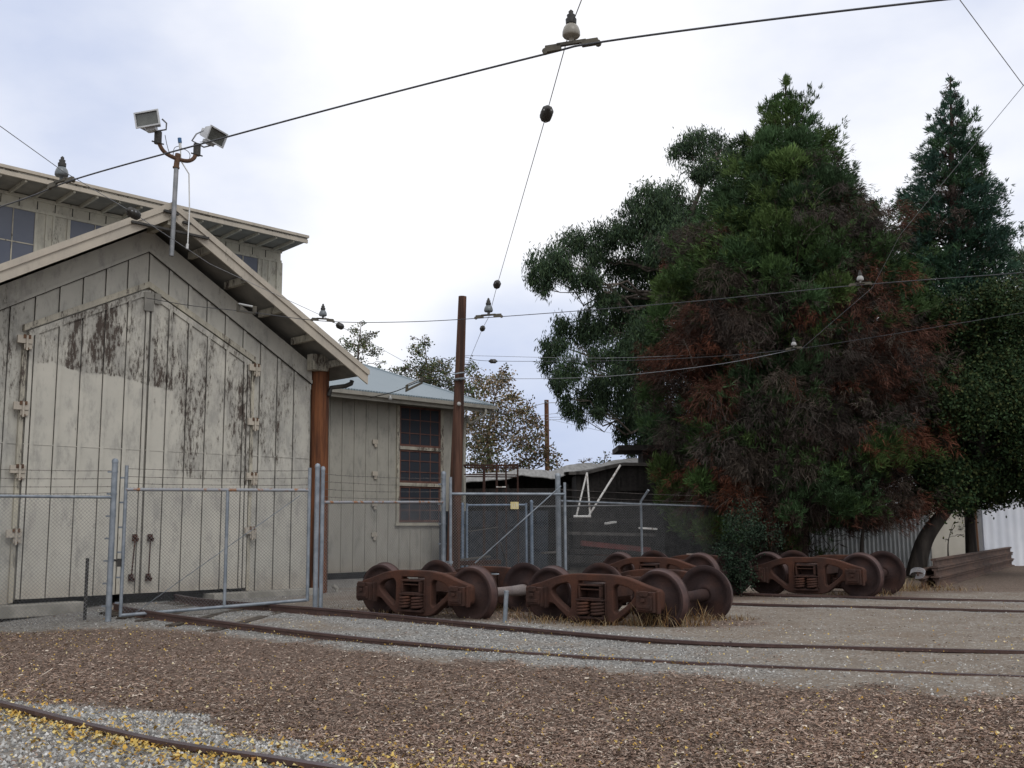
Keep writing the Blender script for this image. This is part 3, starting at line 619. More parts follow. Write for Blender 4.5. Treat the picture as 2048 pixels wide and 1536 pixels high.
for s in (-2.62, -2.42, 2.8, 4.55): part(tall, 'batten', MB().box(s-.03, s+.03, YT-.035, YT+.001, 7.5, 10.44), 'tall')
# ================================================================ ANNEX WITH METAL HIP ROOF
BL = G(927, 1135, .2); AXL = np.array([BL[0], BL[1], 0.])
annex = thing('hip_roof_annex', 'low beige annex with a blue grey metal hip roof and dark tall window', 'building', AXL, WROT)
mb = MB().box(-9.6, .0, 0, .14, .2, 5.42).box(-.14, 0, .141, 7, .2, 5.42)
for s in np.arange(-9.4, -.1, .445):
    if -2.95 < s < -.85: mb.box(s-.03, s+.03, -.026, .001, .22, 1.6)
    else: mb.box(s-.03, s+.03, -.026, .001, .22, 5.4)
mb.box(-.1, .02, -.035, .001, .21, 5.4)
part(annex, 'wall', mb, 'wall2')
part(annex, 'dark_gap_strip', MB().box(-9.4, -.2, .3, .4, 0, .19), 'dark')  # near-black strip paints the shade in the gap under the wall
EV = 5.52; ov = .7; rr_ = .455
a0 = (-12, -ov, EV); a1 = (ov, -ov, EV); top = 5.2; hy = 4.6
h1 = (ov-hy-ov+.0, hy, EV+(hy+ov)*rr_)
mb = MB().add([a0, a1, (ov-(hy+ov), hy, EV+(hy+ov)*rr_), (-12, hy, EV+(hy+ov)*rr_), (ov, 9.9, EV), (-12, -ov, EV-.05), (ov, -ov, EV-.05), (ov, 9.9, EV-.05), (-12, 9.9, EV-.05), (-12, 9.9, EV)],
      [(0,1,2,3), (1,4,2), (5,6,1,0), (6,7,4,1), (8,7,6,5), (3,2,4,9)])
rf = part(annex, 'roof', mb, 'greyroof')
mb = MB()      # ridge roll along the hip and the ripple of the sheet ends at the eave
mb.tube([a1, (ov-(hy+ov), hy, EV+(hy+ov)*rr_)], .04, 6)
for s in np.arange(-7.5, ov, .105): mb.box(s-.025, s+.025, -ov-.05, -ov+.01, EV-.005, EV+.03)
part(rf, 'sheet_edge', mb, 'greyroof')
mb = MB().prism([(0,0),(.12,0),(.14,.11),(-.02,.11)], -12, ov+.06, mapf=lambda x, y, z: (y, -ov-.03-x, EV-.15+z)); gt = part(annex, 'gutter', mb, 'wall2')
mb = MB().box(-12, ov-.02, -ov+.0, -ov+.04, EV-.26, EV-.051); part(annex, 'fascia', mb, 'wall2')
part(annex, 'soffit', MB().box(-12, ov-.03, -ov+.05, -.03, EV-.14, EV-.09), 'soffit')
mb = MB().tube(catmull([(.25, -ov-.08, EV-.12), (.25, -ov-.05, EV-.35), (.0, -.35, EV-.62), (-.05, -.12, EV-.75), (-.05, -.1, .3)], 5), .05, 8); part(annex, 'downspout', mb, 'wall2')
w0, w1, z0, z1 = -2.79, -1.05, 1.67, 5.3
fr = MB().box(w0-.11, w0, -.06, .001, z0-.1, z1).box(w1, w1+.11, -.06, .001, z0-.1, z1).box(w0-.16, w1+.16, -.09, -.061, z0-.11, z0-.02)
for z in (3.98, 2.84): fr.box(w0, w1, -.07, -.031, z-.05, z+.05)
wi = part(annex, 'window', fr, 'trim2')
part(wi, 'pane', MB().box(w0, w1, -.012, -.004, z0, z1), 'pane')
for zz0, zz1 in ((z0, 2.79), (2.89, 3.93), (4.03, z1)):
    m_ = MB(); m_.box(w0, w0+.07, -.03, -.013, zz0, zz1).box(w1-.07, w1, -.03, -.013, zz0, zz1).box(w0+.07, w1-.07, -.03, -.013, zz0, zz0+.07).box(w0+.07, w1-.07, -.03, -.013, zz1-.06, zz1)
    for i in range(1, 4): s = w0+(w1-w0)*i/4; m_.box(s-.014, s+.014, -.028, -.013, zz0+.07, zz1-.06)
    for i in range(1, 3): z = zz0+(zz1-zz0)*i/3; m_.box(w0+.07, w1-.07, -.029, -.0135, z-.014, z+.014)
    part(wi, 'sash', m_, 'redsash')
for z in (4.09, 3.12, 2.2, 1.28): part(annex, 'hinge', MB().box(-3.86, -3.66, -.07, -.029, z-.05, z+.08).box(-3.78, -3.68, -.06, -.029, z-.15, z-.051), 'trim', bevel=.006)
mb = MB().lathe([(0,.0),(.05,.0),(.06,.06),(.03,.1),(.03,.14),(0,.14)], (-3.9, -ov-.22, 5.3), (0,0,1), 12); part(annex, 'insulator', mb, 'white')
# timbers lying under the annex edge
# ================================================================ POLES
def pole(name, label, pb, pt, Y, r0, r1, mat, group=None):
    a = at(*pb, Y); a[2] = min(a[2], 0); b = at(*pt, Y); t = thing(name, label, 'pole', a, 0, group)
    part(t, 'shaft', MB().tube([a, a*.5+b*.5, b], [r0, (r0+r1)/2, r1], 20), mat, True); return t, a, b
POLE, PA, PB_ = pole('utility_pole', 'stout brown wooden pole standing at the corner of the annex', (904,1150), (925,593), 25.6, .175, .10, 'pole')
mb = MB(); q = at(917, 748, 25.5); mb.tube([q+np.array([-.14,-.12,-.03]), q+np.array([.05,-.18,0]), q+np.array([.2,-.05,.03])], .02, 6); q2 = at(916, 756, 25.5)
mb.tube([q2+np.array([-.15,.0,-.04]), q2+np.array([0,-.16,-.04]), q2+np.array([.15,0,-.0])], .018, 6); mb.tube([at(916,760,25.5)+np.array([-.1,0,0]), at(932,757,25.4)], .025, 6)
part(POLE, 'guy_clamp', mb, 'galv', True)
part(POLE, 'knob', MB().lathe([(0,-.02),(.05,-.02),(.05,.03),(.03,.05),(0,.05)], at(918, 808, 25.4), (0,-1,0), 12), 'white', True)
t, a, b = pole('utility_pole', 'slim distant red brown pole seen beyond the tin roofed lean to', (1096,1075), (1093,800), 52, .13, .11, 'farpole')
q = at(1092, 806, 51.8); part(t, 'insulator', MB().lathe([(0,0),(.05,0),(.05,.1),(0,.12)], q, (0,0,1), 8), 'bellg', True)
t, a, b = pole('utility_pole', 'orange brown pole top poking out of the dark oak leaves', (1946,1095), (1908,598), 33.5, .19, .17, 'orange')
part(t, 'cap', MB().beam(b+np.array([-.28,-.2,-.05]), b+np.array([.28,-.2,-.05]), .12, .14), 'greywood', True)
# stake by the left fence post
p = G(172, 1240); q = at(172, 1122, p[1]); mb = MB().obox((p+q)/2, (1,.5,0), (-.5,1,0), (0,0,1), .055, .04, q[2]-p[2]+.1); mb.obox((p+q)/2+np.array([.02,-.03,0]), (1,.5,0), (-.5,1,0), (0,0,1), .02, .05, q[2]-p[2]+.1)
t = thing('metal_stake', 'thin dark metal stake standing in front of the left chain link fence', 'stake', p); part(t, 'post', mb, 'iron', True)
for (x0, y0, x1, y1, lab) in ((1009, 1246, 1013, 1184, 'pale grey pipe stub standing between the two nearest rusty trucks'), ):
    p = G(x0, y0); q = at(x1, y1, p[1]); t = thing('pipe_stub', lab, 'pipe', p); part(t, 'pipe', MB().tube([p-np.array([0,0,.05]), q], .035, 12), 'galv', True); part(t, 'cap', MB().tube([q, q+np.array([0,0,.02])], .04, 12), 'galv', True)
# ================================================================ RUSTY RAILWAY TRUCKS
WBASE = 1.95; RW = .43; GA = 1.50
def frame_mesh():
    cu = bpy.data.curves.new('side_frame', 'CURVE'); cu.dimensions = '2D'; cu.fill_mode = 'BOTH'; cu.extrude = .055; cu.bevel_depth = .018; cu.bevel_resolution = 1
    def spl(pts, r=.03):
        pts = [(a, b + .075*max(0, .4-b)/.37) for a, b in pts]
        n_ = len(pts); out = []
        for i in range(n_):
            p, a, b = np.array(pts[i], float), np.array(pts[i-1], float), np.array(pts[(i+1) % n_], float)
            da, db = a-p, b-p; rr = min(r, .45*np.linalg.norm(da), .45*np.linalg.norm(db)); A_, B_ = p+nrm(da)*rr, p+nrm(db)*rr
            for t in (0, .33, .67, 1): out.append((1-t)**2*A_ + 2*t*(1-t)*p + t*t*B_)
        s = cu.splines.new('POLY'); s.points.add(len(out)-1)
        for k, q in enumerate(out): s.points[k].co = (q[0], q[1], 0, 1)
        s.use_cyclic_u = True
    half = [(.33,.795),(.62,.755),(.92,.655),(1.13,.60),(1.16,.56),(1.16,.30),(.82,.30),(.80,.36),(.71,.36),(.40,.06),(.28,.03)]
    spl(half + [(-x, z) for x, z in half[::-1]], .07)
    spl([(-.265,.72),(-.265,.11),(.265,.11),(.265,.72)], .05)
    for sg in (-1, 1): spl([(sg*.365,.24),(sg*.36,.63),(sg*.43,.695),(sg*.66,.645),(sg*.765,.57),(sg*.755,.49),(sg*.66,.385),(sg*.42,.175)], .07)
    o = bpy.data.objects.new('tmp', cu); COL.objects.link(o); dg = bpy.context.evaluated_depsgraph_get(); me = bpy.data.meshes.new_from_object(o.evaluated_get(dg))
    bpy.data.objects.remove(o); bpy.data.curves.remove(cu); v = np.zeros(len(me.vertices)*3); me.vertices.foreach_get('co', v); v = v.reshape(-1, 3)
    me.vertices.foreach_set('co', np.stack([v[:,0], -v[:,2], v[:,1]], -1).ravel()); me.materials.clear(); me.materials.append(MT['rust']); me.update(); return me
FRAME = frame_mesh()
WPROF = [(.075,-.13),(.13,-.12),(.145,-.09),(.17,-.055),(.24,-.03),(.31,-.02),(.355,-.035),(.372,-.07),(.42,-.072),(.427,-.06),(.434,.035),(.452,.05),(.462,.066),(.455,.08),(.375,.078),(.355,.045),(.30,.03),(.22,.035),(.165,.06),(.14,.085),(.09,.09)]
def make_truck(label, loc, rz, scale=1., tilt=(0, 0), axm='wheel'):
    t = thing('railway_truck', label, 'railway truck', loc, rz, 'rusty railway trucks dumped in the yard'); t.scale = (scale,)*3; t.rotation_euler = (tilt[0], tilt[1], rz)
    for ix, sx in enumerate((-1, 1)):
        x = sx*WBASE/2
        part(t, 'axle', MB().lathe([(0,-1.1),(.068,-1.1),(.068,-.9),(.085,-.85),(.098,-.62),(.082,-.3),(.078,0),(.082,.3),(.098,.62),(.085,.85),(.068,.9),(.068,1.1),(0,1.1)], (x,0,RW+.02), (0,1,0), 20), axm)
        for sy in (-1, 1):
            mb = MB().lathe(WPROF, (x, sy*GA/2, RW+.02), (0, -sy, 0), 56, closed=True); mb.mi = [1 if (i//56) in (9, 10) else 0 for i in range(len(mb.f))]; part(t, 'wheel', mb, ['wheel', 'tread'])
    for sy in (-1, 1):
        f_ = part(t, 'side_frame', FRAME, None); f_.location = (0, sy*1.0, 0)
        for sx in (-1, 1):
            x = sx*.99; o_ = -sy
            mb = MB(); y1 = -.10; y0 = -.24     # outward is -y in the frame mesh of the near side
            q = lambda a, b, c, d, e, g_: mb.box(a, b, *(sorted((sy*-c, sy*-d))), e, g_)
            q(x-.15, x+.15, -.09, -.20, .30, .585); q(x-.125, x+.125, -.2, -.235, .33, .53); q(x-.06, x+.06, -.2, -.26, .525, .60); q(x-.105, x+.105, -.235, -.25, .36, .41); q(x-.03, x+.03, -.235, -.27, .45, .50)
            q(x-.185, x-.15, -.05, -.14, .28, .60); q(x+.15, x+.185, -.05, -.14, .28, .60)
            part(f_, 'journal_box', mb, 'rust', bevel=.012)
        for k, xs in enumerate((-.125, .125)):
            for yy_ in ((-.06, .10)):
                hel = [(xs + .092*cos(a), sy*yy_*1.0 + .085*sin(a), .20 + .21*a/(2*pi*4.5)) for a in np.linspace(0, 2*pi*4.5, 60)]
                part(f_, 'coil_spring', MB().tube(hel, .0235, 6), 'rust')
        part(f_, 'spring_plank', MB().box(-.255, .255, -.16, .16, .155, .19).box(-.25, .25, -.15, .15, .418, .44), 'rustd', bevel=.006)
        for sx in (-1, 1): part(f_, 'wear_plate', MB().box(sx*.255-.012, sx*.255+.012, -.09, .09, .2, .68), 'rust')
    mb = MB().box(-.19, .19, -.92, .92, .455, .665)
    for sy in (-1, 1):
        a, b = sorted((sy*.90, sy*1.14))
        mb.box(-.20, .20, a, b, .635, .665).box(-.20, .20, a, b, .435, .465).box(-.20, -.172, a, b, .466, .634).box(.172, .20, a, b, .466, .634).box(-.17, .17, a+.02, b-.02, .575, .598)
    mb.lathe([(0,.665),(.2,.665),(.2,.73),(.16,.73),(.15,.69),(.04,.69),(.04,.75),(0,.75)], (0,0,0), (0,0,1), 24)
    bo = part(t, 'bolster', mb, 'rustd', bevel=.01)
    for sx in (-1, 1):
        mb = MB().beam((sx*.45, -.72, .33), (sx*.45, .72, .33), .09, .11); mb.beam((sx*.45,-.6,.34),(sx*.36,0,.38),.05,.05).beam((sx*.45,.6,.34),(sx*.36,0,.38),.05,.05); mb.box(sx*.36-.02, sx*.36+.02, -.03, .03, .2, .62)
        for sy in (-1, 1): mb.box(sx*.52-.03, sx*.52+.03, sy*.66-.07, sy*.66+.07, .22, .46)
        part(t, 'brake_beam', mb, 'rustd')
    return t
def gp(x, y): return (x, y, float(zg(x, y)))
make_truck('near left rusty truck, its bare pale axle showing beside the pipe stub', (-1.035, 18.75, -.07), radians(-36), 1.03, (0, radians(.6)), 'axle')
make_truck('nearest rusty truck in front, dry grass growing against its right wheel', (1.86, 17.25, -.08), radians(-37.5), 1.02, (0, radians(.4)))
make_truck('rusty truck farthest back, half hidden behind the nearest truck', (3.50, 22.9, .03), radians(-39), 1.0)
make_truck('rusty truck on the far right beside the stacked rails', (6.74, 23.0, -.02), radians(-37), 1.03)
# ================================================================ STACKED RAILS
a0 = G(1872, 1176); dr_ = nrm(np.array([sin(radians(31.2)), cos(radians(31.2)), 0])); sd_ = np.array([-dr_[1], dr_[0], 0])
IP = [(-.10,0),(.10,0),(.10,.03),(.02,.05),(.02,.155),(.065,.17),(.065,.215),(-.065,.215),(-.065,.17),(-.02,.155),(-.02,.05),(-.10,.03)]
labs = [('topmost of the long rusty rails in the stack at the right edge', 0.02, .46, .0), ('middle rail on the camera side of the long rusty stack', 0.0, .23, -.02), ('lowest rail on the camera side of the long rusty stack', 0, .0, .05),
        ('short ended rail at the left of the stack, twisted wire on its tip', .25, .23, -.75), ('bottom rail at the left of the stack, under the wire tipped one', .25, .0, -.3)]
for lab, off, z, st in labs:
    o_ = a0 + sd_*off + dr_*st; mb = MB(); L_ = 24.
    vs = [o_ + sd_*x + np.array([0,0,z+zz_+.0]) + dr_*q for q in (0, L_) for x, zz_ in IP]; k = len(IP)
    mb.add(vs, [(j, k+j, k+(j+1)%k, (j+1)%k) for j in range(k)] + [tuple(range(k))[::-1], tuple(range(k, 2*k))])
    solo('steel_rail', mb, 'ibeam', lab, 'rail', 'old rails stacked at the yard edge', loc=o_)
for q in (.5, 5, 10):
    p = a0 + dr_*q; mb = MB().beam(p - sd_*.25 + np.array([0,0,-.05]), p + sd_*.5 + np.array([0,0,-.05]), .15, .1)
p = a0 + sd_*.25 - dr_*.72
mb = MB()
for k in range(5):
    c = p + np.array([0,0,.33+.02*k]); mb.tube([c + .16*(cos(a)*sd_ + np.array([0,0,.5*sin(a)])) + dr_*(.03*k-.1) for a in np.linspace(0, 2*pi*.8, 14)], .006, 5)
solo('wire_coil', mb, 'palew', 'tangle of pale wire hooked on the left rail end of the stack', 'wire', loc=p)
# ================================================================ CHAIN LINK FENCES AND GATES
def linkmesh(bl, br, tr, tl, sp=.066, r=.0027, bulge=.0):
    bl, br, tr, tl = [np.asarray(p, float) for p in (bl, br, tr, tl)]
    L = np.linalg.norm(br-bl); H = (np.linalg.norm(tl-bl)+np.linalg.norm(tr-br))/2; nn = nrm(np.cross(br-bl, tl-bl))
    m = lambda u, v: bl*(1-u/L)*(1-v/H)+br*(u/L)*(1-v/H)+tr*(u/L)*(v/H)+tl*(1-u/L)*(v/H)
    mb = MB(); st = sp*1.0
    for c in np.arange(-H, L, st):
        ua, ub = max(c, 0), min(c+H, L)
        if ub-ua > .02:
            ns = 3; P = [m(ua+(ub-ua)*k/ns, ua-c+(ub-ua)*k/ns)+nn*.002 for k in range(ns+1)]; mb.tube(P, r, 3, cap=False)
            P = [m(L-(ua+(ub-ua)*k/ns), ua-c+(ub-ua)*k/ns)-nn*.002 for k in range(ns+1)]; mb.tube(P, r, 3, cap=False)
    for u in np.arange(0, L, st): a = m(u, H); mb.tube([a, a+(m(min(u+.02, L), H)-a)+np.array([0,0,.045])], r*1.3, 3, cap=False)
    return mb
def barb(a, b, sag=.01):
    a = np.asarray(a, float); b = np.asarray(b, float); P = [a+(b-a)*t+np.array([0,0,-sag*4*t*(1-t)+rng.normal(0,.004)]) for t in np.linspace(0, 1, 9)]
    mb = MB().tube(P, .0042, 4); L = np.linalg.norm(b-a)
    for t in np.arange(.06, 1, .13/L):
        p = a+(b-a)*t+np.array([0,0,-sag*4*t*(1-t)]); d = np.array([rng.normal(),rng.normal(),rng.normal()]); d = nrm(d)*.018; mb.tube([p-d, p+d], .003, 3)
    return mb
def postmb(p, top, r, mi=0): 
    p = np.asarray(p, float); q = np.array([p[0], p[1], top]); return MB().tube([p-np.array([0,0,.15]), q], r, 14, mi).lathe([(r*1.12,-.02),(r*1.12,.02),(r*.8,.05),(0,.065)], q, (0,0,1), 14, mi)
def bands(t, p, z0, z1, r, k=5):
    for z in np.linspace(z0, z1, k):
        mb = MB(); mb.lathe([(r*1.12,-.015),(r*1.12,.015)], (p[0],p[1],z), (0,0,1), 12).box(p[0]-r-.07, p[0]-r*.8, p[1]-.012, p[1]+.012, z-.015, z+.015); part(t, 'tension_band', mb, 'galv', True)
Z = lambda p, z: np.array([p[0], p[1], z])
pA = G(216, 1243); pB = G(236, 1241); pC = G(630, 1222); pD = at(887, 1100, 22.6); pD[2] = 0
# left fence
pL = np.array([-8.75, 17.35, 0]); pLL = pL + (pL-pA)*1.6; pL[2] = -.1; pLL[2] = -.1; top = 2.03
f1 = thing('chain_link_fence', 'left chain link fence with barbed strands running off the picture edge', 'fence', pA)
part(f1, 'post', postmb(pA, 2.68, .052), 'galv', True)
part(f1, 'post', postmb(pL+(pL-pA)*.9, 2.5, .035), 'galv', True)
tl = Z(pLL, 2.03); tr = Z(pA, 2.05); part(f1, 'top_rail', MB().tube([tl, tr], .027, 10), 'galv', True)
part(f1, 'chain_link', linkmesh(Z(pLL,-.12), Z(pA,-.08), tr, tl), 'chain', True)
for zl, zr in ((2.13,2.12),(2.25,2.24),(2.39,2.38),(2.53,2.52)): part(f1, 'barbed_wire', barb(Z(pLL,zl), Z(pA,zr), .05), 'barb', True)
bands(f1, pA, .15, 2.5, .052, 7)
# gate 1 (in front of the shed door)
def gate(name, label, a, b, zb, zt, za_, zbk, stile_top, cols, brace=True, mid=.55, chain='chain', sp=.062, railm='chainr', loc=None):
    t = thing(name, label, 'gate', a); r = .03; al, bl_ = Z(a, zb[0]), Z(b, zb[1]); at_, bt = Z(a, zt[0]), Z(b, zt[1])
    for p, z0, z1 in ((a, zb[0]-.02, stile_top[0]), (b, zb[1]-.02, stile_top[1])): part(t, 'stile', MB().tube([Z(p, z0), Z(p, z1)], .032, 12), cols, True)
    part(t, 'top_rail', MB().tube([at_, bt], r, 10), railm, True); part(t, 'bottom_rail', MB().tube([al, bl_], r, 10), cols, True)
    if mid: m0 = al+(bl_-al)*mid; m1 = at_+(bt-at_)*mid; part(t, 'mid_stile', MB().tube([m0, m1], .03, 10), cols, True)
    part(t, 'chain_link', linkmesh(al, bl_, bt, at_, sp), chain, True)
    return t, al, bl_, at_, bt
pBt = pB+np.array([.02,.05,0]); pCt = pC-nrm(pC-pB)*.14
g1, al, bl_, at_, bt = gate('chain_link_gate', 'wide chain link gate with barbed strands hung in front of the shed doors', pBt, pCt, (-.02,.2), (2.19,2.17), 0, 0, (2.62,2.58), 'galv')
part(g1, 'brace', MB().tube([al+np.array([.2,.1,.02]), bt-np.array([.15,.1,.1])], .007, 6), 'galv', True)
for zz_ in (2.30, 2.42, 2.56): part(g1, 'barbed_wire', barb(Z(pBt,zz_), Z(pCt,zz_-.03), .02), 'barb', True)
part(g1, 'latch', MB().tube([Z(pA,.95), Z(pBt,.93)], .02, 8).obox(Z(pBt,.9)+np.array([-.04,-.05,0]), (1,0,0),(0,1,0),(0,0,1), .06,.06,.14), 'iron', True)
bands(g1, pBt, .2, 2.4, .032, 6)
# fence between gate and annex corner
f2 = thing('chain_link_fence', 'short chain link fence with barbed strands in front of the annex wall', 'fence', pC)
part(f2, 'post', postmb(pC, 2.60, .045), 'galv', True); part(f2, 'post', postmb(pD, 2.62, .05), 'galv', True); pC2 = pC+np.array([.09,.04,0]); part(f2, 'post', postmb(pC2, 2.55, .04), 'galv', True)
part(f2, 'top_rail', MB().tube([Z(pC2,1.95), Z(pD,2.02)], .027, 10), 'chainr', True)
part(f2, 'chain_link', linkmesh(Z(pC2,-.03), Z(pD,.0), Z(pD,2.02), Z(pC2,1.95)), 'chain', True)
for k, zz_ in enumerate((2.08, 2.22, 2.36, 2.5)): part(f2, 'barbed_wire', barb(Z(pC2,zz_-.03), Z(pD,zz_+.03), .03), 'barb', True)
bands(f2, pD, .3, 2.4, .05, 6)
# gate 2, swung across the yard entrance
pE = at(901, 1100, 22.5); pF = at(1131, 1100, 23.5); pE[2] = pF[2] = 0
g2, al, bl_, at_, bt = gate('chain_link_gate', 'chain link gate with one yellow plate and a diagonal brace', pE, pF, (.45,.49), (2.19,2.2), 0, 0, (2.55,2.46), 'galv', mid=0, railm='galv', chain='chaind')
part(g2, 'brace', MB().tube([at(950,1126,22.8), at(1122,972,23.4)], .014, 8), 'galv', True)
yc = at(1028, 1011, 22.95); dE = nrm((pF-pE)*np.array([1,1,0])); nE = np.array([dE[1], -dE[0], 0])
pl = part(g2, 'warning_plate', MB().obox(yc+nE*.035, dE, nE, (0,0,1), .19, .006, .155), 'yellow', True)
for k in (-1, 0, 1): part(pl, 'plate_mark', MB().obox(yc+nE*.04+dE*(k*.045+.0), dE, nE, (0,0,1), .012, .004, .085), 'creamwall', True)
part(g2, 'hinge', MB().lathe([(.055,-.03),(.055,.03)], Z(pE,.75), (0,0,1), 10).beam(Z(pD,.75), Z(pE,.75), .04, .05), 'galv', True)
pG = at(1118, 1150, 23.75); pG[2] = 0
# fence to the right of gate 2
pH = at(1284, 1100, 26.4); pH[2] = 0; pI = pH + (pH-pG)*1.9; pI[2] = 0
f3 = thing('chain_link_fence', 'shaded chain link fence running behind the trucks to the big conifer', 'fence', pG)
part(f3, 'post', postmb(pG, 2.62, .06), 'galv', True); ph_ = part(f3, 'post', MB().tube([Z(pH,-.1), Z(pH,2.1), at(1297,980,26.2)], .03, 10), 'galv', True)
part(f3, 'top_rail', MB().tube([Z(pG,2.06), Z(pH,2.03), Z(pI,2.0)], .022, 10), 'galv', True)
part(f3, 'chain_link', linkmesh(Z(pG,.0), Z(pI,.0), Z(pI,2.0), Z(pG,2.06), .058, .0017), 'chaind', True)
for zz_ in (2.16, 2.32): part(f3, 'barbed_wire', barb(Z(pG,zz_), Z(pI,zz_), .03), 'barb', True)
# inner yard gate and fence, further back
pJ, pK, pL2, pM = (at(px, 1100, 29.) for px in (934, 1053, 1064, 1330))
for q in (pJ, pK, pL2, pM): q[2] = 0
g3, *_ = gate('chain_link_gate', 'narrow bluish chain link gate further back in the dark yard', pJ, pK, (.1,.1), (2.09,2.09), 0, 0, (2.14,2.14), 'galvd', mid=0, chain='chaind', railm='galvd')
f4 = thing('chain_link_fence', 'rear chain link fence beside the bluish gate in the dark yard', 'fence', pL2)
part(f4, 'post', postmb(pL2, 2.16, .045), 'galvd', True); part(f4, 'post', postmb(pJ+np.array([-.12,0,0]), 2.1, .04), 'galvd', True)
part(f4, 'top_rail', MB().tube([Z(pL2,2.04), Z(pM,2.06)], .022, 8), 'chaind', True)
part(f4, 'chain_link', linkmesh(Z(pL2,.0), Z(pM,0), Z(pM,2.06), Z(pL2,2.04), .07, .002), 'chaind', True)
# ================================================================ OVERHEAD WIRES
def wire(name, label, pts, r, mat, cat='wire', n=10, group=None, smooth=True):
    P = catmull(pts, n) if smooth else [np.asarray(p) for p in pts]
    return solo(name, MB().tube(P, r, 7), mat, label, cat, group, loc=pts[0])
HZ = 5.2
w1 = [atz(*p, HZ) for p in ((-420,545),(0,414),(155,357),(450,275),(760,192),(1095,107),(1190,86),(1500,44),(1890,-1),(2300,-40))]
wire('trolley_wire', 'thickest trolley wire sweeping across the sky over the near rail', w1, .0085, 'wire')
w2 = [at(293,596,21.35), at(380,611,20.6), at(490,623,19.7), atz(645,642,HZ), atz(800,644,HZ), atz(977,635,HZ), atz(1350,606,HZ), atz(1720,570,HZ), atz(2048,545,HZ), atz(2400,515,HZ)]
wire('trolley_wire', 'trolley wire running from the shed door peak past the pole to the conifer', w2, .0068, 'wire')
q1 = at(930,714,25.6); q2 = at(932,757,25.6)
w3 = [q1, at(985,722,24.9), at(1250,721,23.6), atz(1440,712,HZ), atz(1590,698,HZ), atz(1700,682,HZ), atz(2048,625,HZ), atz(2400,565,HZ)]
wire('trolley_wire', 'lower trolley wire crossing the dead brown conifer below the others', w3, .0055, 'wire')
wire('pull_wire', 'pale wire tied to the pole, joining the lower trolley wire', [q2, at(1100,757,24.6), at(1250,750,23.8), at(1440,728,22.6), atz(1590,699,HZ)], .006, 'spanw')
wire('pull_wire', 'pale level wire from the pole top clamp into the eucalyptus', [at(930,711,25.6), at(1200,716,27.5), at(1420,708,29.0), at(1700,690,31)], .005, 'spanw')
sp1 = [at(924,760,25.5), at(938,722,24.4), atz(965,657,5.25), atz(978,633,5.3), atz(995,568,5.3), atz(1093,228,5.4), atz(1139,62,5.45), atz(1166,-8,5.45), atz(1210,-120,5.45)]
wire('span_wire', 'thin span wire strung from the pole up over the camera', sp1, .0042, 'spanw', smooth=False)
sp2 = [at(906,768,25.7), at(810,724,23.8), atz(680,652,5.2), atz(645,632,5.28), atz(420,528,5.2), atz(265,425,5.2), atz(124,341,5.32), atz(0,252,5.3), atz(-300,30,5.3)]
wire('span_wire', 'thin span wire rising from behind the shed gable to the left edge', sp2, .0042, 'spanw', smooth=False)
wire('span_wire', 'thin diagonal wire at the top right corner of the sky', [atz(1850,-90,6.3), atz(1920,0,6.3), atz(2047,171,6.3)], .0045, 'spanw', smooth=False)
wire('span_wire', 'thin diagonal wire rising past the right conifer to the corner', [at(1600,700,24.), at(1745,575,20), at(1800,470,17.), atz(2047,171,6.3), atz(2330,-170,6.3)], .0036, 'spanw', smooth=False)
w4 = [SH(0,0) and at(655,800,27.), at(740,795,26.8), at(790,783,26.4), at(840,763,26), at(880,760,25.8), at(915,772,25.6)]
wire('feeder_wire', 'short dark wire drooping in front of the annex eave', w4[1:], .012, 'iron')
for k, (ya, yb, yl) in enumerate(((806,826,868),(829,832,900),(836,838,905),(841,844,915))):
    wire('power_line', ('topmost', 'second', 'third', 'lowest')[k] + ' of the distant power lines on the slim far pole', [at(930,yl,80), at(1020,(ya+yl)/2-4,64), at(1094,ya,51.7), at(1190,(ya*1.2+yb)/2.2+3,51), at(1320,yb,50)], .018 if k == 0 else .010, 'palew', group=None)
wire('guy_wire', 'distant guy wire slanting down right from the slim far pole', [at(1096,838,51.8), at(1230,868,51)], .008, 'palew')
wire('power_line', 'highest pale wire meeting the orange pole top in the oak', [at(1916,600,33.4), at(1980,597,32), at(2100,590,30)], .009, 'palew')
wire('power_line', 'second pale wire drooping right from the orange pole top', [at(1916,609,33.4), at(1990,612,32), at(2100,640,30)], .009, 'palew')
# hangers: clamp bar below, bell insulator above
def hanger(label, c, d, s, bell='bell', tilt=0):
    c = np.asarray(c, float); d = nrm(np.asarray(d, float)); t = thing('wire_hanger', label, 'insulator', c, 0, 'insulated hangers on the trolley wires'); s2 = nrm(np.cross(d, (0,0,1))); u = np.cross(s2, d)
    mb = MB(); h = .055
    for sg in (-1, 1): mb.obox(c+d*sg*.15*s+u*h*.4*s, d, s2, u, .13*s, .03*s, h*s); mb.tube([c+d*sg*.215*s+u*h*.1*s-s2*.016*s, c+d*sg*.215*s+u*h*.1*s+s2*.016*s], .025*s, 8)
    mb.obox(c+u*h*.75*s, d, s2, u, .24*s, .03*s, .028*s); part(t, 'clamp_bar', mb, 'clamp', True, bevel=.003)
    part(t, 'insulator', MB().lathe([(.018*s,.0),(.02*s,.04*s),(.062*s,.042*s),(.071*s,.055*s),(.070*s,.085*s),(.060*s,.118*s),(.045*s,.14*s),(.03*s,.15*s),(0,.152*s)], c+u*h*.9*s, (0,0,1), 20), bell, True)
    part(t, 'cap', MB().lathe([(.042*s,.15*s),(.044*s,.19*s),(.03*s,.2*s),(.034*s,.225*s),(.018*s,.235*s),(.02*s,.255*s),(0,.275*s)], c+u*h*.9*s, (0,0,1), 12), 'iron', True)
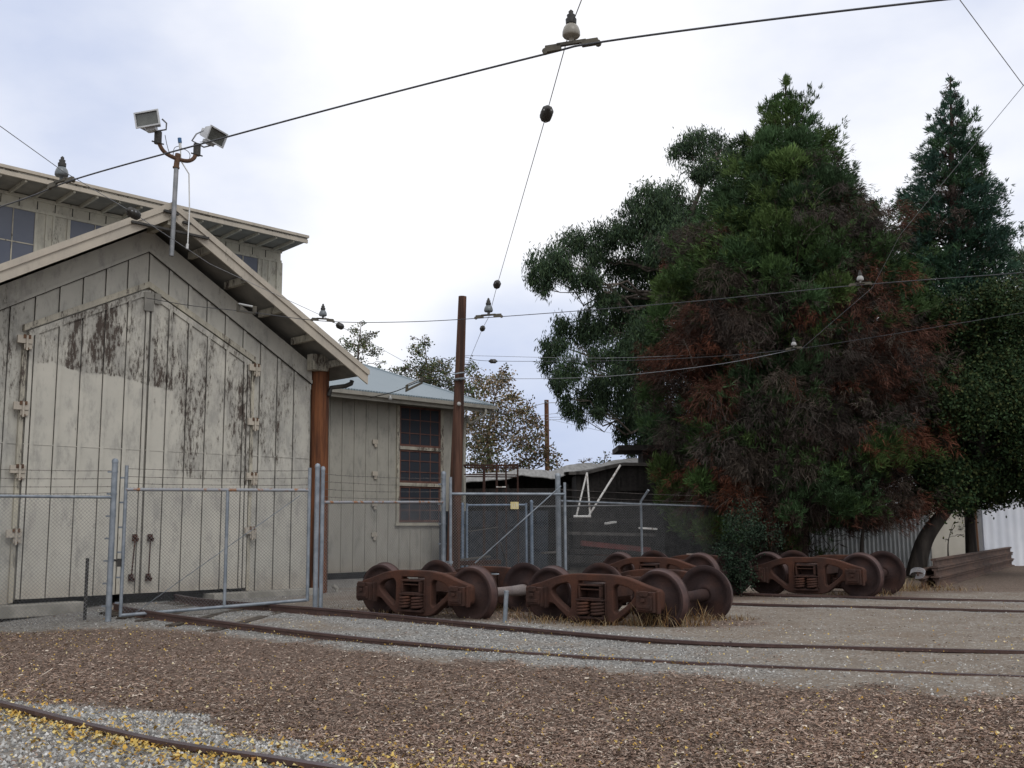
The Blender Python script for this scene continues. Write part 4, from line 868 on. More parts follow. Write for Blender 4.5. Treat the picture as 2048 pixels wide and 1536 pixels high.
def dirof(P, c): 
    i = int(np.argmin([np.linalg.norm(np.asarray(p)-c) for p in P])); return np.asarray(P[min(i+1, len(P)-1)])-np.asarray(P[max(i-1, 0)])
for lab, px, py, P, s, bell in (('large tan insulator hanger high in the middle of the sky', 1143, 96, w1, 1., 'bell'), ('grey insulator hanger on the thick wire beside the clerestory roof', 122, 369, w1, 1., 'bellg'),
      ('small grey hanger on the wire just right of the shed roof edge', 645, 642, w2, 1., 'bellg'), ('small grey hanger on the wire just right of the brown pole', 977, 635, w2, 1.12, 'bellg'),
      ('pale hanger on the upper wire in front of the brown conifer', 1721, 570, w2, .75, 'white'), ('pale hanger on the lower wire in front of the brown conifer', 1588, 698, w3, .78, 'white')):
    c = atz(px, py, HZ); hanger(lab, c, dirof(P, c), s, bell)
def strain(label, c, d, s=1., ring=False):
    c = np.asarray(c, float); d = nrm(np.asarray(d, float)); t = thing('strain_insulator', label, 'insulator', c, 0, 'strain insulators on the span wires'); x = nrm(np.cross(d, (0,0,1))); y = np.cross(x, d)
    mb = MB().lathe([(0,-.12*s),(.02*s,-.115*s),(.028*s,-.085*s),(.05*s,-.07*s),(.055*s,-.02*s),(.047*s,.0),(.055*s,.02*s),(.05*s,.07*s),(.028*s,.085*s),(.02*s,.115*s),(0,.12*s)], c, d, 8); part(t, 'body', mb, 'iron', True)
    k = MB()
    for q in (-1, 1): k.tube([c+d*s*.04*q+.036*s*(cos(a)*d+sin(a)*(x if q > 0 else y))*1.25 for a in np.linspace(0, 2*pi, 14)], .011*s, 6)
    part(t, 'loop', k, 'white' if ring else 'spanw', True)
for lab, c, P, s, rg in (('nearest strain insulator, ring shaped end, below the big tan hanger', atz(1093,228,5.4), sp1, 1.15, True), ('middle strain insulator on the span wire above the brown pole', atz(994,569,5.3), sp1, 1.15, False), ('strain insulator just below the wire crossing near the brown pole', atz(965,657,5.25), sp1, 1.0, False),
      ('dark strain insulator in front of the shed verge at left', atz(267,427,5.2), sp2, 1.15, False), ('dark strain insulator past the shed roof edge before the trees', atz(680,652,5.2), sp2, 1.15, False), ('small strain insulator on the wire just right of the pole clamp', at(986,722.5,24.9), w3, 1.0, False)):
    strain(lab, c, dirof(P, c), s, rg)
def breaker(label, c, d):
    c = np.asarray(c, float); d = nrm(d); t = thing('section_insulator', label, 'insulator', c); x = nrm(np.cross(d, (0,0,1)))
    part(t, 'runner', MB().obox(c+np.array([0,0,-.02]), d, x, (0,0,1), .52, .03, .05), 'clamp', True)
    part(t, 'rod', MB().tube([c-d*.2+np.array([0,0,.12]), c+d*.22+np.array([0,0,.10])], .02, 8), 'white', True)
    mb = MB()
    for q in (-.22, .24): mb.obox(c+d*q+np.array([0,0,.05]), d, x, (0,0,1), .06, .05, .14)
    part(t, 'end_fitting', mb, 'clamp', True)
breaker('section insulator with a pale rod on the wire by the shed wall', at(492,622,19.7), at(560,633,19.2)-at(440,617,20.1))
breaker('section insulator on the drooping wire before the annex roof', at(828,772,26.1), at(850,760,26)-at(800,785,26.3))
# ================================================================ DARK YARD BEHIND THE FENCE
def world_at(px, py, Y): return at(px, py, Y)
c0 = at(1150, 1110, 34); c0[2] = 0
car = thing('wooden_railcar', 'blackened old wooden railcar with a sagging roof behind the fence', 'railcar', c0)
x0, x1 = 2.05, 9.5; XX_ = np.linspace(x0, x1, 14); mb = MB().prism([(x0,.9),(x1,.9)]+[(q, 3.2+.22*float(sst(q, x0, x0+1.6))+.04*sin(q*2.1)) for q in XX_[::-1]], 34, 36.6)
for x in np.arange(x0, x1, .16): mb.box(x, x+.012, 33.985, 34.001, .92, 3.1)
for x in (x0+.02, x0+1.3, x0+2.4, x0+3.6): mb.box(x, x+.12, 33.94, 33.99, .9, 3.1)
mb.box(x0, x1, 33.93, 33.985, 2.62, 2.74).box(x0, x1, 33.92, 33.98, .86, 1.0); part(car, 'body', mb, 'oldwood', True)
mb = MB(); X = np.linspace(x0-.25, x1, 14); zt = 3.22+.22*sst(X, x0, x0+1.6)+.04*np.sin(X*2.1); 
for a in range(len(X)-1): mb.add([(X[a],33.75,zt[a]-.05),(X[a+1],33.75,zt[a+1]-.05),(X[a+1],36.9,zt[a+1]+.1),(X[a],36.9,zt[a]+.1),(X[a],33.75,zt[a]+.05),(X[a+1],33.75,zt[a+1]+.05),(X[a+1],36.9,zt[a+1]+.2),(X[a],36.9,zt[a]+.2)], [(3,2,1,0),(4,5,6,7),(0,1,5,4),(2,3,7,6)])
part(car, 'roof', mb, 'greywood', True)
mb = MB().box(4.3, 7.2, 34.6, 36, 3.5, 3.95); cu_ = part(car, 'cupola', mb, 'oldwood', True); part(cu_, 'cupola_roof', MB().box(3.45, 7.6, 34.2, 36.3, 3.95, 4.12), 'oldwood', True)
for x in (x0+1, x0+4.5): part(car, 'wheel', MB().lathe(WPROF, (x, 34.1, .46), (0,1,0), 32, closed=True), 'rustd', True)
part(car, 'underframe', MB().box(x0, x1, 34.1, 36.5, .62, .89), 'oldwood', True)
# lean-to with a buckled tin roof
l0 = at(1000, 1110, 38); l0[2] = 0; lean = thing('tin_roof_lean_to', 'dark lean to with a buckled pale tin roof behind the yard gate', 'shed', l0)
X = np.linspace(-2.2, 6.5, 60); zf = np.interp(X, [-2.2,-.9,.3,1.4,2.6,4.5,6.5], [2.95,3.15,3.28,3.22,3.48,3.62,3.7])+.035*np.sin(X*3.3)+.02*np.sin(X*7)
mb = MB(); zb_ = zf+.42-.02*np.cos(X*2)
for a in range(len(X)-1):
    mb.add([(X[a],37.,zf[a]),(X[a+1],37.,zf[a+1]),(X[a+1],40.2,zb_[a+1]),(X[a],40.2,zb_[a]),(X[a],37.,zf[a]-.03),(X[a+1],37.,zf[a+1]-.03),(X[a+1],40.2,zb_[a+1]-.03),(X[a],40.2,zb_[a]-.03)], [(0,1,2,3),(7,6,5,4),(4,5,1,0)])
part(lean, 'roof', mb, 'tin', True)
part(lean, 'back_wall', MB().prism([(-2.2,0)]+[(6.5,0)]+[(X[i], zb_[i]-.06) for i in range(len(X)-1,-1,-1)], 39.9, 40.0), 'oldwood', True)
for x in (-2.0, -.2, 1.9, 3.9): part(lean, 'post', MB().box(x-.07, x+.07, 37.2, 37.34, 0, 3.0), 'oldwood', True)
part(lean, 'front_board', MB().box(-2.2, 6.4, 37.15, 37.19, 2.2, 2.85), 'oldwood', True)
part(lean, 'side_wall', MB().box(-2.62, -2.5, 37.3, 40.3, 0, 2.9), 'oldwood', True)
# rusted roof rack frame
Y = 31.5; rk = thing('steel_rack', 'rusted open steel rack standing above the dark yard gate', 'rack', at(985,1100,Y)*np.array([1,1,0]))
mb = MB(); xs = [at(px, 1000, Y)[0] for px in (928, 967, 993, 1012, 1036)]; zt = at(980, 930, Y)[2]; zb2 = at(980, 945, Y)[2]
for y_ in (Y, Y+1.3):
    part(rk, 'top_bar', MB().beam((xs[0],y_,zt), (xs[-1],y_,zt-.02), .05, .05), 'rustd', True); part(rk, 'side_bar', MB().beam((xs[0],y_,zb2-.05), (xs[-1],y_,zb2-.08), .035, .035), 'rustd', True)
    for x in xs[1:]: part(rk, 'upright', MB().beam((x,y_,0), (x,y_,zt), .045, .045), 'rustd', True)
for x in (xs[0], xs[2], xs[-1]): part(rk, 'cross_bar', MB().beam((x,Y,zt+.0), (x,Y+1.3,zt), .04, .04), 'rustd', True)
part(rk, 'rung', MB().beam((xs[2],Y-.05,at(1000,974,Y)[2]), (xs[3],Y-.05,at(1000,974,Y)[2]), .03, .03), 'whitepaint', True)
# white rods leaning
Y = 30.2; wr = thing('white_rod_frame', 'chipped white pipe frame shaped like a hanging swing on the railcar side', 'frame', at(1165,1100,Y)*np.array([1,1,0]))
for nm, a, b, r in (('rod',(1174,945),(1153,1031),.026),('rod',(1174,945),(1180,1030),.026),('bar',(1147,1033),(1182,1033),.036),('diagonal_rod',(1178,1031),(1241,930),.03)): part(wr, nm, MB().tube([at(*a,Y), at(*b,Y)], r, 10), 'whitepaint', True)
part(wr, 'support', MB().tube([at(1241,930,Y), at(1243,930,33.9)], .02, 8).tube([at(1174,945,Y), at(1174,945,33.9)], .02, 8), 'oldwood', True)
# loose timber and scrap behind the fence
for k, (lab, a, b, Y, w, h, m) in enumerate((('faded red steel beam lying on the scrap heap behind the fence', (1162,1086), (1300,1100), 29.5, .12, .14, 'redpaint'), ('long grey plank stacked above the red beam', (1130,1066), (1310,1070), 30.5, .25, .09, 'greywood'),
      ('dark timber lying across the scrap heap just under the rear fence rail', (1140,1040), (1320,1042), 31.5, .2, .12, 'oldwood'), ('dark beam at the bottom of the scrap heap behind the fence', (1135,1118), (1330,1122), 29.3, .25, .2, 'oldwood'), ('second dark beam in the scrap heap, above the bottom one', (1140,1103), (1330,1106), 30.2, .2, .12, 'oldwood'),
      ('pale short plank poking out below the white frame', (1212,1047), (1230,1044), 29.2, .1, .05, 'whitepaint'), ('white end of a board beside the conifer behind the fence', (1280,1056), (1312,1058), 28.9, .1, .05, 'whitepaint'),
      ('grey plank leaning low behind the yard gate', (918,1120), (980,1113), 27.5, .12, .05, 'greywood'), ('dark timber lying low under the leaning grey plank', (900,1127), (1000,1124), 28.2, .2, .12, 'rustd'), ('pale short board on the ground by the gate post', (1085,1106), (1115,1104), 28, .12, .05, 'greywood'), ('thin stick leaning behind the yard gate', (1001,1085), (1012,1122), 28.3, .03, .03, 'greywood'), ('pale rod lying slanted behind the bluish gate', (938,1063), (996,1054), 29.6, .03, .03, 'greywood'))):
    solo('scrap_timber', MB().beam(at(*a, Y), at(*b, Y+.4), w, h), m, lab, 'timber', 'scrap timber and steel behind the fence', loc=at(*a, Y))
bt_ = MB(); Y = 33
for k in range(7): bt_.box(-2.0+.02*k, 1.0, Y+.05*k, Y+.05*k+.03, .1+.28*k, .36+.28*k)
solo('board_stack', bt_, 'oldwood', 'dark board wall standing behind the bluish yard gate', 'boards', loc=(-.5, Y, 0)) if False else None
bw = thing('board_wall', 'dark bluish board screen standing behind the bluish yard gate', 'wall', (-.4, 33, 0)); mb = MB()
for k in range(17): mb.box(-2.3+.2*k, -2.11+.2*k, 33+.01*(k%2), 33.04+.01*(k%2), .05, 2.0)
part(bw, 'boards', mb, 'bdark', True); part(bw, 'rail', MB().box(-2.3, 1.1, 32.95, 32.995, 1.5, 1.6), 'bdark', True)
# corrugated fence and pale sheds on the right
def corr(xa, xb, ya, yb, z0, z1, amp, per):
    L = math.hypot(xb-xa, yb-ya); N = int(L/per*8); mb = MB(); d = np.array([xb-xa, yb-ya])/L; nn = np.array([d[1], -d[0]])
    vs = []
    for i in range(N+1):
        u = L*i/N; o = amp*sin(2*pi*u/per); p = np.array([xa, ya])+d*u+nn*o; vs += [(p[0],p[1],z0),(p[0],p[1],z1)]
    mb.add(vs, [(2*i, 2*i+2, 2*i+3, 2*i+1) for i in range(N)], 0, True); return mb
cf = thing('corrugated_fence', 'dull corrugated iron fence low behind the conifer branches', 'fence', (10.5, 36.5, 0)); cx0, cx1 = at(1560,1080,36)[0], at(1862,1080,37)[0]
part(cf, 'sheet', corr(cx0, cx1, 36, 37, -.1, 2.15, .028, .16), 'corr', True); part(cf, 'rail', MB().beam((cx0,36.1,1.0),(cx1,37.1,1.0), .06, .09), 'oldwood', True)
ws = thing('pale_metal_shed', 'pale white ribbed metal shed past the oak at the right edge', 'shed', (18, 39, 0)); xa, xb = at(1966,1050,38)[0], at(2300,1050,38)[0]; zt = at(2000,991,38)[2]
part(ws, 'wall', corr(xa, xb, 38, 38.6, -.1, zt, .012, .30), 'whitewall', True); part(ws, 'roof', MB().beam((xa-.1,38.4,zt+.03),(xb,39.0,zt+.03), 1.2, .06), 'greywood', True); part(ws, 'side_wall', MB().box(xa, xa+.1, 38.1, 41, -.1, zt-.02), 'whitewall', True)
cs = thing('cream_shed', 'low cream sided shed seen between the two oak trunks', 'shed', (15.5, 38.8, 0)); xa2 = at(1862,1050,38.5)[0]
part(cs, 'wall', corr(xa2, xa-.02, 38.6, 38.5, -.1, zt-.3, .006, .4), 'creamwall', True); part(cs, 'roof', MB().beam((xa2-.1,38.9,zt-.27),(xa-.05,38.8,zt-.27), .8, .05), 'greywood', True)
# ================================================================ TREES
def unit(v): return v/(np.linalg.norm(v, axis=-1, keepdims=True)+1e-9)
def blades(P, D, L, W, col, bendz=0.):        # one pointed four sided leaf for each row
    N = len(P); D = unit(D); R = unit(rng.normal(size=(N, 3))); S = unit(np.cross(D, R)); L = np.broadcast_to(L, N)[:, None]; W = np.broadcast_to(W, N)[:, None]
    mid = P + D*L*.45; tip = P + D*L + np.array([0, 0, 1])*bendz*L
    V = np.stack([P, mid - S*W, tip, mid + S*W], 1).reshape(-1, 3); return V, np.repeat(col, 4, 0)
def leafmesh(name, VC, mat):
    V = np.concatenate([a for a, b in VC]); C_ = np.concatenate([b for a, b in VC]); return npmesh(name, V, np.arange(len(V)).reshape(-1, 4), mat, C_)
def tubes(mb, P, r0, r1, n=5): mb.tube(P, np.linspace(r0, r1, len(P)), n)
def limb(a, b, sag=0., k=7, wob=.12):
    a = np.asarray(a, float); b = np.asarray(b, float); L = np.linalg.norm(b-a); t = np.linspace(0, 1, k)[:, None]; w = rng.normal(0, wob*L*.25, (k, 3))*np.sin(t*pi)
    P = a*(1-t)+b*t + w; P[:, 2] += (sag*L*np.sin(t*pi))[:, 0]; return P
def conifer(name, label, base, top, prof, nb, tuft, deadf, pal_g, pal_d, dens=1., seed=3, lean=0., twigs=0, clump=.26, lobes=(), cull=None):
    """prof: list of (height fraction, crown radius); boughs radiate from the trunk and carry brushes of short shoots"""
    global rng
    keep = rng; rng = np.random.default_rng(seed)
    base = np.asarray(base, float); H = top[2]-base[2]; t = thing(name, label, 'tree', base); hf = [p[0] for p in prof]; rf_ = [p[1] for p in prof]
    ax_ = lambda z: base + np.array([(top[0]-base[0])*z, 0, H*z])
    mb = MB(); tubes(mb, [ax_(z) for z in np.linspace(0, 1, 9)], .34*H/14, .02, 10); part(t, 'trunk', mb, 'bark', True)
    green = []; dead = []; wood_ = MB(); tw = MB()
    hs_ = np.linspace(0, 1, 400); rs_ = np.interp(hs_, hf, rf_); cdf = np.cumsum(rs_+.12); cdf /= cdf[-1]
    for i in range(nb):
        z = float(np.interp((i+.5)/nb, cdf, hs_)); R = float(np.interp(z, hf, rf_)); az = i*2.39996 + rng.normal(0, .25); r_b = max(R*rng.uniform(.72, 1.12), .12)
        if cull and cull(z, az): continue
        d = np.array([cos(az), sin(az), 0]); s2 = np.array([-sin(az), cos(az), 0]); o = ax_(z); up = np.interp(z, [0, .5, .85, 1], [-.30, -.12, .25, .8])
        tt = np.linspace(0, 1, 6); B = [o + d*r_b*q + np.array([0, 0, r_b*(up*q + .26*q*q) - .05*r_b]) for q in tt]
        isd = rng.random() < deadf(z, az, o + d*r_b)
        if r_b > .5: tubes(wood_, B, .012+.018*r_b, .006, 5)
        nsub = max(2, int((2 + 4.2*r_b*clump/.26)*dens)); per_ = 7 if not isd else 6; ntf = nsub*per_
        q = .30 + .74*rng.random(nsub)**.75; lat = rng.normal(0, .30, nsub)*r_b*(1.15-q*.6); hz_ = rng.normal(0, .12, nsub)*(.35+r_b*.25)
        q = np.repeat(q, per_); lat = np.repeat(lat, per_); hz_ = np.repeat(hz_, per_); sz_ = min(.16, .035+.08*r_b)
        q = q[:, None]; P = o + d*r_b*q + np.array([0, 0, 1])*(r_b*(up*q+.26*q*q) - .05*r_b) + s2*lat[:, None] + np.array([0, 0, 1])*(hz_ + .05)[:, None] + rng.normal(0, 1, (ntf, 3))*sz_*np.array([1, 1, .8])
        tz = float(sst(z, .80, .97)); Dt = unit(d*(.75-.45*tz) + s2*(lat/(r_b+.1))[:, None]*(.9-.6*tz) + np.array([0, 0, .55+1.0*tz]) + rng.normal(0, .25-.08*tz, (ntf, 3)))
        bc = (pal_d if isd else pal_g)[rng.integers(len(pal_d if isd else pal_g))]*rng.uniform(.78, 1.25)
        if not isd:
            nbld = tuft['n']; ls_ = rng.uniform(.72, 1.35)*(1-.35*tz); PP = np.repeat(P, nbld, 0) + rng.normal(0, .035, (ntf*nbld, 3)); DD = unit(np.repeat(Dt, nbld, 0)+rng.normal(0, .42-.2*tz, (ntf*nbld, 3)))
            cc = bc*np.repeat(rng.uniform(.75, 1.25, (ntf, 1)), nbld, 0)*rng.uniform(.8, 1.25, (ntf*nbld, 1)); green.append(blades(PP, DD, ls_*tuft['L']*rng.uniform(.6, 1.3, ntf*nbld), tuft['W'], cc))
        else:
            nbld = tuft['n']; Dd = unit(d*.6 + s2*(lat/(r_b+.1))[:, None] + np.array([0, 0, -.35]) + rng.normal(0, .3, (ntf, 3)))
            PP = np.repeat(P, nbld, 0) + rng.normal(0, .05, (ntf*nbld, 3)); DD = unit(np.repeat(Dd, nbld, 0)+rng.normal(0, .5, (ntf*nbld, 3)))
            cc = bc*np.repeat(rng.uniform(.7, 1.3, (ntf, 1)), nbld, 0)*rng.uniform(.75, 1.25, (ntf*nbld, 1)); dead.append(blades(PP, DD, tuft['L']*1.15*rng.uniform(.5, 1.3, ntf*nbld), tuft['W']*.62, cc, -.12))
            if twigs and r_b > 1:
                for j in range(twigs):
                    q0 = rng.uniform(.35, .95); p = B[0]*(1-q0)+B[-1]*q0; e = p + (d*.5 + s2*rng.normal(0, .7) + np.array([0, 0, rng.normal(-.25, .45)]))*rng.uniform(.35, .8); tubes(tw, limb(p, e, .08, 4), .011, .004, 3)
                    for j2 in range(2): f0 = p*.45+e*.55; tubes(tw, limb(f0, f0+rng.normal(0, .2, 3)+np.array([0,0,-.08]), .05, 3), .006, .003, 3)
    for kind, c, r in lobes:          # rounded masses standing proud of the crown
        nt_ = int((150 if kind == 'g' else 95)*(r/.5)**2); U = unit(rng.normal(size=(nt_, 3))+np.array([0, -.25, .35])); P = c + U*r*rng.uniform(.55, 1.08, (nt_, 1))*np.array([1, 1, .85]); nbld = tuft['n']
        bc = (pal_g if kind == 'g' else pal_d)[rng.integers(len(pal_g if kind == 'g' else pal_d))]*(rng.uniform(1.05, 1.8) if kind == 'g' else rng.uniform(.7, 1.1))
        PP = np.repeat(P, nbld, 0) + rng.normal(0, .05, (nt_*nbld, 3)); cc = bc*np.repeat(rng.uniform(.7, 1.3, (nt_, 1)), nbld, 0)*rng.uniform(.75, 1.25, (nt_*nbld, 1))
        if kind == 'g': DD = unit(np.repeat(U*.75+np.array([0,0,.6]), nbld, 0)+rng.normal(0, .38, (nt_*nbld, 3))); green.append(blades(PP, DD, tuft['L']*rng.uniform(.6, 1.25, nt_*nbld), tuft['W'], cc))
        else:
            DD = unit(np.repeat(U*.6+np.array([0,0,-.45]), nbld, 0)+rng.normal(0, .45, (nt_*nbld, 3))); kq = rng.random(nt_*nbld) < (.75 if kind == 'd' else .3)
            dead.append(blades(PP[kq], DD[kq], tuft['L']*1.3*rng.uniform(.5, 1.3, kq.sum()), tuft['W']*.55, cc[kq], -.15))
            for j in range(26 if kind == 't' else 9):
                p = c + rng.normal(0, .3, 3)*r; e = c + unit(rng.normal(size=3)+np.array([0,-.4,-.3]))*r*rng.uniform(.8, 1.4); Q = limb(p, e, .1, 5, .3); tubes(tw, Q, .012, .004, 3)
                for j2 in range(3): f0 = Q[2+j2%3]; tubes(tw, limb(f0, f0+rng.normal(0, .28, 3)*r+np.array([0,0,-.12]), .06, 3), .006, .003, 3)
    # dark brown inner dead needles close to the trunk
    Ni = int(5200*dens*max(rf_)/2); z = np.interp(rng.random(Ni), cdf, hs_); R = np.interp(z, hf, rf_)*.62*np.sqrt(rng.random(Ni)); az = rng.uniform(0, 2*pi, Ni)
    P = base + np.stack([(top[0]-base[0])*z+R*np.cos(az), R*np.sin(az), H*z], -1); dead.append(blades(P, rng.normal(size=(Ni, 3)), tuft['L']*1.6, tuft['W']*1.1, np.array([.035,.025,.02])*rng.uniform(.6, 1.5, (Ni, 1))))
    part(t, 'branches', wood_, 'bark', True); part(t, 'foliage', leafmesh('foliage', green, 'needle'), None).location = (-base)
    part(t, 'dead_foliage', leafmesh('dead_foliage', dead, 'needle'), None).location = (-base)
    if len(tw.v): part(t, 'dead_twigs', tw, 'twig', True)
    rng = keep; return t
SEQ_G = np.array([[.044,.082,.028],[.056,.102,.032],[.036,.068,.03],[.072,.115,.034],[.046,.088,.036]]); SEQ_D = np.array([[.115,.042,.024],[.085,.036,.024],[.05,.036,.03],[.08,.06,.047],[.046,.037,.032],[.10,.08,.064],[.066,.054,.047]])
YB = 31.; bs = at(1592, 1110, YB); bs[2] = 0.; tp = at(1571, 160, YB); HT = tp[2]
def prof_of(px0, rows, Y, tp, ybase):
    out = []
    for py, hw in rows: out.append((min(1, max(0, at(px0, py, Y)[2]/tp[2])), hw/2100.*Y))
    return sorted(out)
pr1 = prof_of(1575, [(160,3),(200,20),(240,44),(290,74),(340,98),(400,128),(450,160),(500,205),(560,235),(640,250),(740,262),(840,262),(920,255),(1000,235),(1060,195),(1100,110)], YB, tp, 0)
# patches that are dead: low and central, and out on the camera's left; the leader and the right flank stay green
def dead1(z, az, p):
    lobe = fbm(np.array([p[0]*1.0+50]), np.array([p[2]*1.0+p[1]*.6+50]), .42, 77)[0]; b = np.interp(z, [0, .1, .3, .62, .72, .86, 1], [.68, .78, .86, .66, .30, .10, .0]); return 1. if lobe < b*.70+.03 else (.12 if z < .75 else .0)
LG = [(1572,230,28),(1545,290,34),(1600,290,34),(1520,330,34),(1575,340,44),(1630,340,38),(1645,385,58),(1600,410,48),(1690,420,42),(1480,350,28),(1545,462,40),(1605,475,42),(1660,525,34),(1480,512,36),(1340,585,40),(1330,640,36),(1795,555,30),(1838,610,34),(1665,585,40),(1615,600,34),(1850,650,26),(1768,888,40),(1795,855,26),(1738,905,36),(1350,1000,36),(1372,1042,32),(1400,965,24),(1582,1030,22),(1835,765,28),(1852,700,26),(1832,1015,28),(1302,790,24),(1312,855,28),(1720,470,34),(1690,1010,26),(1420,1060,30),(1480,1060,30),(1330,940,30),(1550,545,30)]
LD = [(1450,560,52),(1400,490,46),(1380,700,54),(1430,800,54),(1500,650,46),(1520,830,54),(1600,940,50),(1440,900,54),(1480,1000,46),(1760,620,40),(1790,700,42),(1700,665,42),(1740,780,46),(1620,685,38),(1560,780,46),(1650,830,42),(1640,990,38),(1780,960,38),(1350,870,38),(1330,720,36),(1750,520,34),(1560,880,44),(1700,930,38),(1820,880,30),(1720,1000,28),(1550,350,22),(1690,870,36),(1500,930,44),(1420,640,44),(1560,1010,34),(1620,1020,26)]
LT = [(1500,690,44),(1600,820,44),(1655,875,40),(1560,950,40),(1850,880,34),(1520,590,40),(1440,480,34),(1660,740,40)]
def lobe_pts(lst, kind):
    out = []
    for px, py, rp in lst:
        Rr = float(np.interp(at(px, py, YB)[2]/tp[2], [q[0] for q in pr1], [q[1] for q in pr1])); dx = at(px, py, YB)[0] - float(np.interp(at(px, py, YB)[2]/tp[2], [0, 1], [bs[0], tp[0]]))
        y = YB - sqrt(max(Rr*Rr - dx*dx, .05))*(.96 if kind == 'g' else .80); out.append((kind, at(px, py, y), rp/2100*y))
    return out
conifer('conifer_tree', 'huge broad conifer with dead brown boughs and bright green tufts behind the trucks', bs, tp, pr1, 640, dict(n=13, L=.19, W=.0125), dead1, SEQ_G*.8, SEQ_D*.8, 1.0, 5, twigs=4, lobes=lobe_pts(LG, 'g')+lobe_pts(LD, 'd')+lobe_pts(LT, 't'), cull=lambda z, az: z < .115 and (cos(az) > -.15 or z < .03))
YB2 = 39.; bs2 = at(1912, 1100, YB2); bs2[2] = 0; tp2 = at(1901, 155, YB2)
pr2 = prof_of(1905, [(155,3),(200,17),(250,36),(300,52),(350,66),(400,82),(440,98),(500,112),(560,116),(620,108),(700,112),(800,90),(900,60),(1000,20)], YB2, tp2, 0)
SEQ_B = np.array([[.03,.065,.042],[.038,.08,.048],[.028,.06,.045],[.045,.088,.042]])
conifer('conifer_tree', 'narrow dark blue green conifer with a pointed top at the right', bs2, tp2, pr2, 300, dict(n=10, L=.20, W=.017), lambda z, az, p: .03, SEQ_B, SEQ_D, .95, 9, clump=.27)
# ---- broadleaf trees built up from clumps on limbs
def broadleaf(name, label, base, trunkpts, clumps, leaf, bark, r0, droop=0., pal=None, per=260, twig=6, seed=1, limbs=True, twigr=.006, gap=1.0, inner=None):
    global rng
    keep = rng; rng = np.random.default_rng(seed); base = np.asarray(base, float); t = thing(name, label, 'tree', base)
    T = np.array(catmull(trunkpts, 6)); mb = MB(); tubes(mb, T, r0, r0*.12, 10); part(t, 'trunk', mb, bark, True); br = MB(); VC = []
    for c, r in clumps:
        c = np.asarray(c, float); dd = np.linalg.norm(T-c, axis=1) + np.maximum(T[:, 2]-c[2]+.3*r, 0)*2; k = int(np.argmin(dd)); P = limb(T[k], c, -.06 if droop else .05, 8, .16)
        if limbs: tubes(br, P, min(r0*.2, .012+.016*np.linalg.norm(T[k]-c)), .008, 6)
        ns = max(5, int(twig*r/.5)); tips = c + unit(rng.normal(size=(ns, 3)))*r*(rng.random((ns, 1))**.45)*np.array([1, 1, .85])
        for e in tips:
            s = P[rng.integers(4, 8)]; Q = limb(s, e, .08, 4); tubes(br, Q, .004+twigr, twigr*.5, 4)
        n_ = int(per*(r/.5)**2.2); ti = rng.integers(0, ns, n_); sp_ = .30*r*gap
        Pc = tips[ti] + rng.normal(0, 1, (n_, 3))*sp_*np.array([.8, .8, .8]); 
        if droop: Pc[:, 2] -= np.abs(rng.normal(0, .25, n_))*r*droop
        D = rng.normal(0, 1, (n_, 3))*(.55 if droop else 1.) + np.array([0, 0, -droop*1.6]); cc = pal[rng.integers(0, len(pal), n_)]*rng.uniform(.7, 1.3, (n_, 1))*rng.uniform(.8, 1.2)
        VC.append(blades(Pc, D, leaf[0]*rng.uniform(.6, 1.25, n_), leaf[1]*rng.uniform(.7, 1.2, n_), cc))
    part(t, 'branches', br, bark, True); part(t, 'foliage', leafmesh('foliage', VC, 'leaf'), None).location = -base
    rng = keep; return t
def clump_px(lst, Y, dy=2.2, seed=0):
    r_ = np.random.default_rng(seed); out = []
    for px, py, rp in lst:
        y = Y + r_.uniform(-dy, dy); out.append((at(px, py, y), rp/2100.*y))
    return out
EU_P = np.array([[.035,.06,.032],[.045,.075,.036],[.026,.045,.027],[.058,.088,.042],[.04,.062,.04]])
eu = [(1100,515,40),(1072,552,26),(1088,575,22),(1150,482,38),(1135,540,32),(1215,462,40),(1190,510,35),(1175,565,34),(1245,535,42),(1300,400,42),(1268,415,25),(1345,385,36),(1290,450,44),(1395,278,36),(1362,300,28),(1440,290,30),(1425,335,34),(1470,320,36),(1390,420,44),(1440,400,40),(1335,480,48),(1265,610,46),(1212,600,28),(1108,690,30),(1095,720,22),(1140,655,34),(1190,660,40),(1225,650,30),(1145,735,36),(1112,765,24),(1205,705,34),(1235,740,36),(1175,785,30),(1145,820,22),(1130,795,18),(1210,800,30),(1250,800,34),(1262,850,30),(1290,760,55),(1285,680,55),(1310,600,60),(1272,888,22),(1245,870,16),(1360,560,60),(1380,480,50),(1350,690,60),(1330,850,50),(1420,600,60),(1440,500,50),(1160,835,16),(1085,535,20),(1195,820,20),(1300,520,50),(1255,462,34),(1310,430,34),(1200,760,28),(1290,820,45),(1262,700,38),(1230,600,32),(1400,340,28),(1352,440,40),(1285,640,40),(1168,625,18),(1310,880,34)]
Ye = 41.; tb = at(1345, 1100, Ye); tb[2] = 0
broadleaf('eucalyptus_tree', 'tall loose eucalyptus with drooping leaf clumps left of the big conifer', tb, [tb, at(1320, 900, Ye), at(1310, 700, Ye), at(1330, 540, Ye), at(1385, 420, Ye), at(1420, 330, Ye)], clump_px(eu, Ye, 2.4, 3), (.20, .021), 'eubark', .34, .75, EU_P, 1050, 14, 12, gap=1.0)
eu2 = [(1735,420,26),(1752,400,16),(1725,465,26),(1742,445,20),(1770,470,16),(1700,400,26),(1690,480,30),(1760,500,20)]
tb = at(1690, 1100, 43); tb[2] = 0
broadleaf('eucalyptus_tree', 'slim eucalyptus showing behind the right flank of the big conifer', tb, [tb, at(1690, 700, 43), at(1700, 420, 43)], clump_px(eu2, 43, 1., 4), (.20, .021), 'eubark', .2, .75, EU_P, 800, 12, 13, gap=.9)
